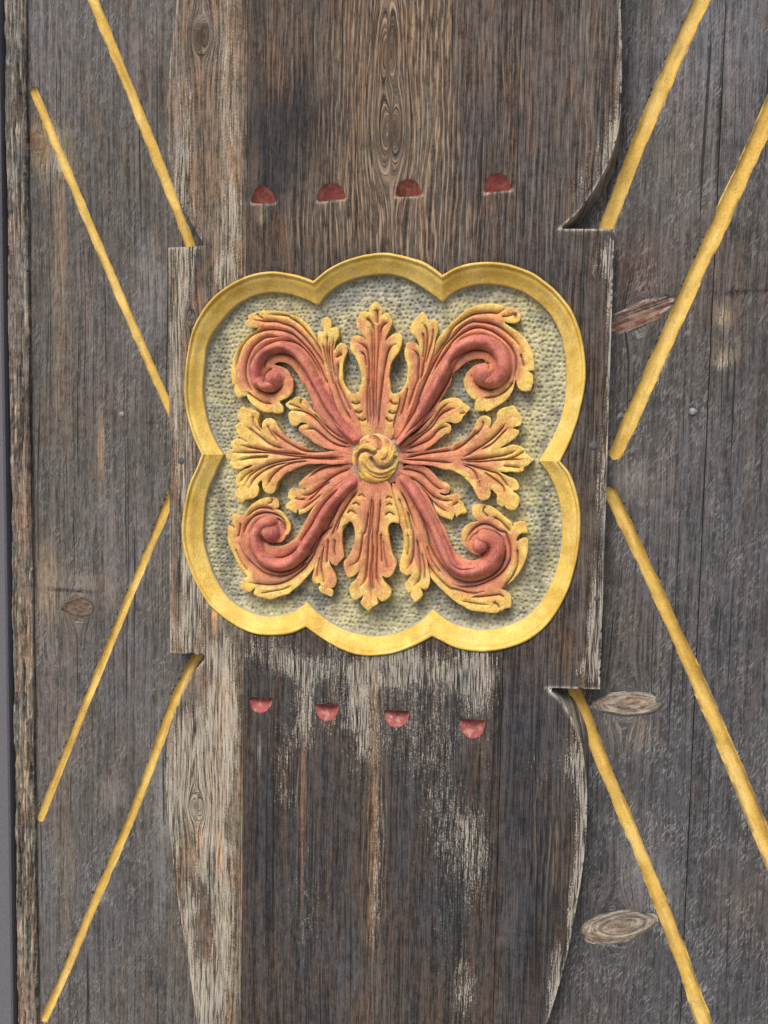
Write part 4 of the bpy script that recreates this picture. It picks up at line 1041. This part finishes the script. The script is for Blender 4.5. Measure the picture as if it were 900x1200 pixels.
carve('fan_leaf', 'D2 270,330 240,430 235,490 260,530 310,525 322,540 300,575 320,620 370,640 440,666 450,600 412,577 430,576 470,560 490,480 460,400 420,330 408,250 420,290 450,330 490,340 530,290 565,245 560,180 548,80 550,0 C2 555,850 550,790 600,710 645,680 600,640 650,480 720,390 780,320 740,270 670,330 570,450 490,600 430,780 D2 355,60 300,210',
      ['D2 350,100 330,250 320,350 345,480 350,560', ('D2 400,60 388,200 380,330', 1.1, 2.6), ('D2 470,60 465,180 480,250', 1.1, 2.4), ('C2 480,800 530,640 620,480 700,370', 1.1, 2.8), ('C2 430,850 500,680 600,500', 1.0, 2.4), ('D2 310,250 285,380 280,480', 1.0, 2.0)],
      seed=25, yels=[('C2 640,480 570,650 545,780', 3.2, .8)], **fl)
carve('fan_leaf', 'D3 665,475 650,560 620,590 580,585 558,568 590,640 560,690 510,727 480,690 455,655 472,618 430,630 410,580 400,530 430,490 472,435 470,430 420,445 370,420 345,370 345,300 370,230 385,130 380,10 C3 385,880 375,780 340,710 290,690 330,640 290,480 265,370 270,280 320,320 375,420 435,560 490,700 D3 555,10 615,200 650,380',
      ['D3 430,370 470,290 490,170 485,10 C3 470,760 420,560', 'D3 500,555 550,480 562,370 545,200 520,50', ('D3 605,500 605,350 575,200', 1.0, 2.4), ('D3 420,250 440,120 430,0', 1.0, 2.0), ('C3 440,800 390,600 330,430', 1.0, 2.2)],
      seed=27, yels=[('C3 300,380 360,520 420,720 430,880 D3 420,100 380,330', 4.4, 1.0), ('D3 520,600 600,480', 9, .5)], **fl)
# ---- four scrolls
sc = dict(h0=11.5, rise=0.6, streak=0.4, y0=400, y1=500, edge_y=0.1, edge_r=75, redbase=.5)
carve('scroll', 'A2 335,545 290,470 265,400 225,330 160,250 90,195 0,160 A1 640,135 540,125 430,122 370,138 300,155 270,180 270,215 240,255 260,290 295,305 370,308 330,340 270,380 210,440 160,510 120,590 100,680 92,780 95,880 B1 97,40 108,100 150,82 115,130 135,195 155,235 240,215 250,190 265,240 310,300 380,355 440,385 510,390 525,372 540,395 600,400 635,385 640,330 605,275 680,235 730,180 745,110 745,40 A1 738,840 695,760 620,715 545,692 600,668 655,672 715,700 765,755 805,820 850,900 '
      'B2 150,90 190,180 235,300 275,390 330,460 400,540 480,610 560,660 650,700 740,740 800,640 700,580 600,470 500,300 440,130 A2 390,810',
      [('A2 450,860 380,740 300,620 230,520 150,420 80,350 0,290 A1 640,262 560,237 450,235 330,225', 1.3, 3.6), ('A2 350,620 300,520 230,420 150,320 70,245 0,205 A1 690,180 600,165 490,165', 1.2, 3.2), ('B2 720,610 650,540 560,400 480,230 420,60 A2 370,870 310,740 230,600 150,500 60,410 0,365 A1 620,330 500,320 400,335 300,382 220,460 170,560 145,690 150,800', 1.4, 4.2),
       ('A1 600,400 470,400 400,430 330,490 280,570 245,670 235,780 250,870 B1 270,110 330,190', 1.3, 3.6), ('B1 250,170 330,232 420,282 520,300', 1.1, 2.8), ('A1 365,150 380,182 425,205', 1.0, 2.6), ('B2 640,600 540,440 450,220 A2 400,850', 1.1, 2.4),
       ('A2 360,900 310,790 240,670 170,570 90,490 0,445 A1 640,440 540,452 450,492 380,552 325,625 297,710 300,800 330,880 B1 350,115 420,165 490,185 560,168 625,110 650,30', 1.7, 4.6)],
      tubes=[('B2 700,680 600,590 500,460 410,330 330,190 280,80 A2 250,850 180,720 90,605 0,530 A1 620,505 520,540 430,600 372,690 355,790 375,880 B1 400,70 455,112 520,112', 6.3, 6.8, 9.5, 14)],
      balls=[('A1 540,845', 11.0, 10, 14)],
      late=[('B2 560,560 480,480 400,380 330,260 260,130 200,20 A2 130,730 60,640 0,602 A1 640,580 560,582 500,600 450,655 440,720 470,760', 1.3, 4.2), ('A1 520,738 465,775 447,830 462,900', 1.1, 4.0)],
      seed=31, reds=[('B2 690,670 500,440 330,170 A2 250,860 90,605 0,535 A1 620,505 520,540 430,600 372,690 355,790 B1 400,60 460,80 540,60 600,0 A1 560,800', 8.5, 1.0), ('A2 330,760 150,530 0,400 A1 560,370', 3.2, .65), ('B2 660,690 450,560 300,380 150,60', 5, .8)], yels=[('A2 260,400 200,310 90,205 A1 720,170 540,145 400,160 300,200 280,260', 6, 1.0), ('A1 360,330 270,395 165,530 112,640 100,800 B1 115,100 170,190', 4.6, 1.1), ('B1 270,230 400,345 500,370 600,350', 7, 1.0), ('B1 620,260 720,180', 4, .6)], **sc)
carve('scroll', 'A3 700,545 730,440 790,360 850,290 900,245 A4 60,185 130,125 220,80 320,52 430,50 520,68 565,88 600,95 660,105 715,140 725,180 705,235 670,255 600,255 545,247 620,300 690,345 750,400 800,470 840,560 858,660 862,750 800,765 848,800 850,890 B4 855,50 835,130 820,160 760,165 715,150 680,100 668,30 640,140 600,220 540,280 460,330 380,375 350,380 345,345 330,375 260,370 235,350 240,272 272,243 230,250 180,215 140,160 118,80 115,0 A4 120,860 150,780 210,720 260,690 340,672 330,640 270,632 200,645 130,680 60,740 0,790 '
      'B3 880,60 850,130 790,230 740,310 700,400 600,500 500,590 400,680 330,740 270,640 360,520 420,380 475,230 525,80 A3 590,800 640,700',
      [('B3 330,660 430,520 500,360 560,180 A3 640,800 720,640 800,500 900,395 A4 100,290 200,238 280,240 370,250 470,282 560,340 640,410 700,482 745,560', 1.4, 4.0), ('A3 690,640 760,520 850,400 A4 0,300 100,220 200,165 300,145 400,140 480,145 540,112', 1.4, 4.0), ('A3 680,800 760,650 850,520 A4 0,440 100,360 200,310 290,300 400,330 500,392 580,462 640,550 672,650 662,780 640,880', 1.4, 3.8),
       ('A4 520,187 580,180 650,155', .9, 2.2), ('B4 330,238 430,225 520,190 600,120 645,50', 1.1, 2.8), ('A4 720,580 740,660 760,720', 1.0, 2.2), ('B3 380,640 500,420 560,250', 1.1, 2.6),
       ('A3 720,870 800,740 900,600 A4 80,450 170,402 270,385 370,402 450,440 520,492 572,560 602,640 605,740 575,830 B4 480,90 400,142 300,125 225,60 200,0', 1.7, 4.6)],
      tubes=[('B3 350,720 440,600 540,450 620,310 700,170 A3 760,860 830,740 A4 0,600 100,510 200,462 300,452 400,482 490,560 538,660 535,760 480,840 400,870', 6.3, 8.6, 9.5, 14)],
      balls=[('A4 340,800', 13.0, 10, 14)],
      late=[('B3 430,620 560,480 680,330 780,180 A3 870,820 A4 0,672 100,582 200,542 290,542 370,560 415,590', 1.3, 4.0), ('A4 350,672 390,700 395,750', 1.0, 2.6)],
      seed=33, reds=[('B3 360,710 540,450 700,170 A3 830,740 A4 0,600 200,462 300,452 400,482 490,560 538,660 520,780 420,860 330,830 300,760', 9, 1.0), ('A4 100,330 280,270 460,330 600,480 640,640', 3.6, .7), ('B3 500,590 700,390 840,130 A4 60,700 250,590', 5, .8)], yels=[('A3 720,480 800,350 A4 60,195 220,95 430,75 540,85', 6, 1.1), ('A4 640,190 700,170', 8, .8), ('A4 620,310 750,430 820,570 840,700 B4 790,60 760,130', 7.5, 1.1), ('B4 610,180 480,300 350,340 270,320', 7.5, 1.1), ('B4 130,80 200,220', 4.5, .9)], **sc)
carve('scroll', 'C1 232,620 260,560 310,505 380,460 450,435 520,428 580,445 595,490 590,540 545,556 600,565 650,610 700,680 720,750 700,810 670,835 630,900 D1 560,100 490,112 440,92 500,125 600,135 690,110 770,50 820,0 C2 30,890 100,790 150,690 200,600 250,520 330,440 400,380 500,300 620,190 700,200 740,300 660,350 590,460 510,600 450,780 D2 385,50 325,200 272,335 230,390 180,450 100,540 0,622 D1 690,645 600,670 520,700 450,690 380,670 330,640 345,580 300,612 280,625 230,605 185,585 200,530 220,475 262,458 200,390 150,300 110,210 70,130 55,60 C1 50,890 55,790 70,720 130,760 95,680 105,615 160,610 215,625',
      [('D1 180,120 230,230 290,310 370,380 450,430 560,460 660,450 760,400 860,330 D2 100,340 190,240 270,130 330,0 C2 460,720 560,540 660,400', 1.4, 3.6), ('D1 280,525 370,540 470,550 590,540 690,500 790,430 880,350 D2 100,410 200,290 290,130', 1.3, 3.6), ('C1 250,640 310,580 390,545 480,550 545,572', 1.3, 3.6), ('C1 215,850 225,770 260,700 330,630 420,600 500,602 600,640 652,720 640,800', 1.4, 3.8), ('C1 520,440 512,480 480,500', 1.0, 2.6),
       ('C1 300,880 320,770 370,700 450,660 540,658 610,690 650,770 D1 640,20', 1.6, 4.6), ('D1 285,40 290,160 320,235 370,300 440,360 530,402 620,410 720,388 800,330 880,255 D2 60,340 130,270 205,170 285,40 C2 360,790 430,650 530,515 640,410', 1.7, 4.6), ('D1 400,640 500,620 620,600 720,560', 1.0, 2.0), ('D1 130,160 190,300 270,410', 1.0, 2.2), ('C1 190,700 170,820 D1 150,40', 1.0, 2.0)],
      tubes=[('C2 660,280 520,410 420,520 340,640 260,790 D2 130,160 D1 850,180 770,268 680,322 590,332 490,298 412,230 372,140 358,40 C1 372,800 430,722 510,695', 6.5, 8.4, 9.5, 14)],
      balls=[('C1 510,800', 12.5, 10, 13.5)],
      late=[('C2 540,330 450,392 350,500 280,610 200,740 110,880 D1 830,110 740,200 650,250 560,265 460,240', 1.3, 4.2), ('D1 420,70 460,95 520,112', 1.3, 3.2), ('C1 430,870 445,830', .9, 2.0)],
      seed=35, reds=[('C2 660,280 420,520 260,790 D2 130,160 D1 770,268 680,322 590,332 490,298 412,230 372,140 358,40 C1 372,800 430,722 520,710 580,780 520,850 450,850', 9.5, 1.0), ('C2 620,230 400,430 220,640 D1 850,20 700,180 560,200', 4.5, .75), ('C1 280,720 420,620 560,630', 3.5, .6), ('D1 230,180 330,300', 4, .5)],
      yels=[('C1 260,570 380,475 480,455 570,490', 5, .9), ('C1 610,590 690,700 690,790', 4.5, .9), ('C1 140,650 95,760 D1 80,60 150,280 250,430', 5.5, 1.0), ('D1 230,540 300,560 400,630 600,620 780,540 D2 60,560 230,400', 6.5, 1.1), ('C2 250,530 170,680 100,830 D1 800,60 720,170', 2.6, 1.2)], **sc)
carve('scroll', 'C4 205,540 215,515 280,498 350,510 420,530 500,590 570,650 622,692 635,740 660,695 760,685 780,740 790,805 720,815 680,860 D4 680,85 740,50 795,55 800,130 790,220 760,310 700,420 620,510 522,585 560,605 600,640 620,690 615,780 560,795 512,825 495,785 488,835 420,845 300,830 190,815 110,770 50,740 0,700 D3 840,650 780,590 720,530 675,475 640,380 600,200 535,0 C3 480,720 420,560 360,420 305,340 300,250 350,190 430,210 550,310 650,440 720,580 770,680 830,780 870,890 D4 0,150 50,220 120,265 200,285 270,272 335,235 300,236 240,228 180,190 130,140 95,90 90,20 C4 95,800 130,740 190,700 262,682 220,640 205,590',
      [('C3 310,330 390,450 440,600 480,760 500,900 D3 560,180 640,340 740,470 860,580 D4 40,600 200,640 330,620', 1.3, 3.4), ('D4 200,680 300,675 400,665 480,655 522,665 552,705', 1.1, 3.0), ('D4 430,730 470,760 496,800', 1.1, 3.0), ('D4 0,540 100,572 250,560 400,500 520,420 600,300 612,180 590,80 560,0 C4 490,790 400,732 310,720 230,760 170,830 142,900', 1.4, 3.8), ('D4 530,575 610,490 662,400 690,300 682,150', 1.2, 3.2), ('C4 350,520 325,560 335,602 382,640', 1.1, 2.8), ('C4 430,640 500,680 560,740 612,805', 1.2, 3.2),
       ('C3 400,300 470,420 540,560 600,720 640,860 D3 660,140 710,250 785,355 880,455 D4 0,472 80,512 180,528 280,512 400,462 492,382 542,282 548,180 522,90 470,15 C4 400,805 300,795 220,835 185,890', 1.7, 4.8), ('D3 620,130 680,290 780,430', 1.0, 2.4), ('D4 100,720 260,750 380,760', 1.0, 1.8)],
      tubes=[('C3 400,240 480,340 570,485 650,625 725,765 D3 775,80 835,210 D4 0,325 80,385 170,400 260,385 350,345 430,280 468,200 460,120 405,62 330,45', 6.5, 8.6, 9.5, 14), ('D4 0,290 90,340 180,350 270,330', 7, 8, 8.5, 8)],
      balls=[('D4 300,125', 9.5, 11, 13)],
      late=[('C3 560,400 660,560 750,740 820,900 D3 850,160 D4 0,305 80,368 180,372 300,340', 1.0, 1.8), ('D4 290,232 335,205 355,172', 1.0, 3.2)],
      seed=37, reds=[('C3 400,250 570,485 725,765 D3 775,80 835,210 D4 0,325 80,385 170,400 260,385 350,345 430,280 468,200 440,110 330,60 260,100 280,180', 10.5, 1.0), ('C4 200,830 320,740 450,780 D4 570,100 570,260 480,420 300,540 100,545', 4, .7)], yels=[('C4 240,560 300,540 450,570 590,690', 7, 1.0), ('C4 700,740 760,780', 7, 1.0), ('D4 745,100 735,280 620,480', 6.5, 1.1), ('C4 180,720 120,800 D4 110,100', 4.5, .9), ('D3 690,490 800,620 D4 100,730 300,770 450,760 580,710', 8, 1.1)], **sc)
nail(med, 603.3, 367.2, HG + 14.2, 1.9, IRON, 0.5)
# ---- boss with three running commas
def boss():
    R = 27.6
    c = W([(439.3, 537.2)], HG + 16)[0]
    t = np.linspace(0, 2 * np.pi, 90, endpoint=False)
    poly = np.stack([c[0] + R * np.cos(t), c[1] + R * 1.035 * np.sin(t)], 1)
    G1 = [(line(s, HG + 20), w, a) for s, w, a in [
        ('O 705,400 692,480 640,552 560,590 480,580 430,530 400,475 405,425', 1.5, 9.0), ('O 262,690 215,600 198,500 215,420 260,372 330,360 385,390 430,398 482,368', 1.5, 9.0), ('O 482,368 506,320 490,240 440,192 350,175', 1.5, 9.0), ('O 405,425 430,398', 1.6, 8.0),
        ('O 300,520 335,610 420,662 510,682 610,660 705,590', 1.0, 2.6), ('O 290,480 285,560 340,650 440,715 560,720 660,660', 1.0, 2.2), ('O 510,490 585,470 620,400 625,300 590,220', 1.0, 2.6), ('O 560,520 640,440 665,330', .9, 1.8), ('O 220,330 290,262 370,262', 1.0, 2.4), ('O 190,380 240,270 330,215', .9, 1.8), ('O 340,470 360,540 430,600 510,620', .9, 1.8)]]
    kp = {}
    def hf(P, d):
        q = np.clip(1 - ((P[:, 0] - c[0]) ** 2 + ((P[:, 1] - c[1]) / 1.035) ** 2) / R ** 2, 0, 1)
        h = HG + 13.5 + 9.5 * np.sqrt(q) ** 0.85
        g = np.zeros(len(P))
        for L, w, a in G1:
            dd, tt, _ = dist_line(P, L, 12)
            f = np.clip(np.minimum(tt, 1 - tt) / 0.12, 0.2, 1)
            g = np.maximum(g, a * f * (0.72 * np.exp(-(dd / w) ** 3) + 0.28 * np.exp(-(dd / (2.2 * w)) ** 1.5)))
        kp['g'] = g
        return h - g + 0.15 * (fbm(P[:, 0] * 0.25, P[:, 1] * 0.25, 44, 3) - 0.5)
    def af(P, d, H):
        n = fbm(P[:, 0] * 0.11, P[:, 1] * 0.11, 47, 4) - 0.5
        y = sstep(-0.14, 0.10, n)
        cc = lerp(np.tile(np.array((0.72, 0.34, 0.14)), (len(P), 1)), Y_, y[:, None])
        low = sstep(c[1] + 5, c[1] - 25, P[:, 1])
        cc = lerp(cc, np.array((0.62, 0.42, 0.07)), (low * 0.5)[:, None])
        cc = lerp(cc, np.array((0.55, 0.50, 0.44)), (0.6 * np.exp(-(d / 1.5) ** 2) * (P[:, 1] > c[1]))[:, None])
        cc = lerp(cc, np.array((0.30, 0.30, 0.26)), (0.6 * np.clip(kp['g'] / 7, 0, 1) ** 1.5)[:, None])
        return {'col': cc}
    link('boss', relief('boss', [(poly, 1)], 0.36, hf, af, HG + 8), PAINT, med)
boss()
def hub():
    c = W([(439.3, 537.2)], HL)[0]
    t = np.linspace(0, 2 * np.pi, 80, endpoint=False)
    R = 36 + 2.5 * np.sin(8 * t)
    poly = np.stack([c[0] + R * np.cos(t), c[1] + R * np.sin(t)], 1)
    def hf(P, d):
        r = np.hypot(P[:, 0] - c[0], P[:, 1] - c[1]); th = np.arctan2(P[:, 1] - c[1], P[:, 0] - c[0])
        return HG + 12.2 - 2.6 * sstep(28, 37, r) + 1.0 * (fbm(th * 9, r * 0.03, 3, 3) - 0.5)
    def af(P, d, H):
        r = np.hypot(P[:, 0] - c[0], P[:, 1] - c[1])
        n = fbm(P[:, 0] * 0.12, P[:, 1] * 0.12, 6, 3)
        col = lerp(np.tile(P_, (len(P), 1)), S_, sstep(0.4, 0.6, n)[:, None])
        return {'col': lerp(col, np.array((0.44, 0.40, 0.36)), (sstep(33, 28.5, r) * (0.5 + n))[:, None].clip(0, 1))}
    link('hub', relief('hub', [(poly, 1)], 0.7, hf, af, HG - 2), PAINT, med)
hub()
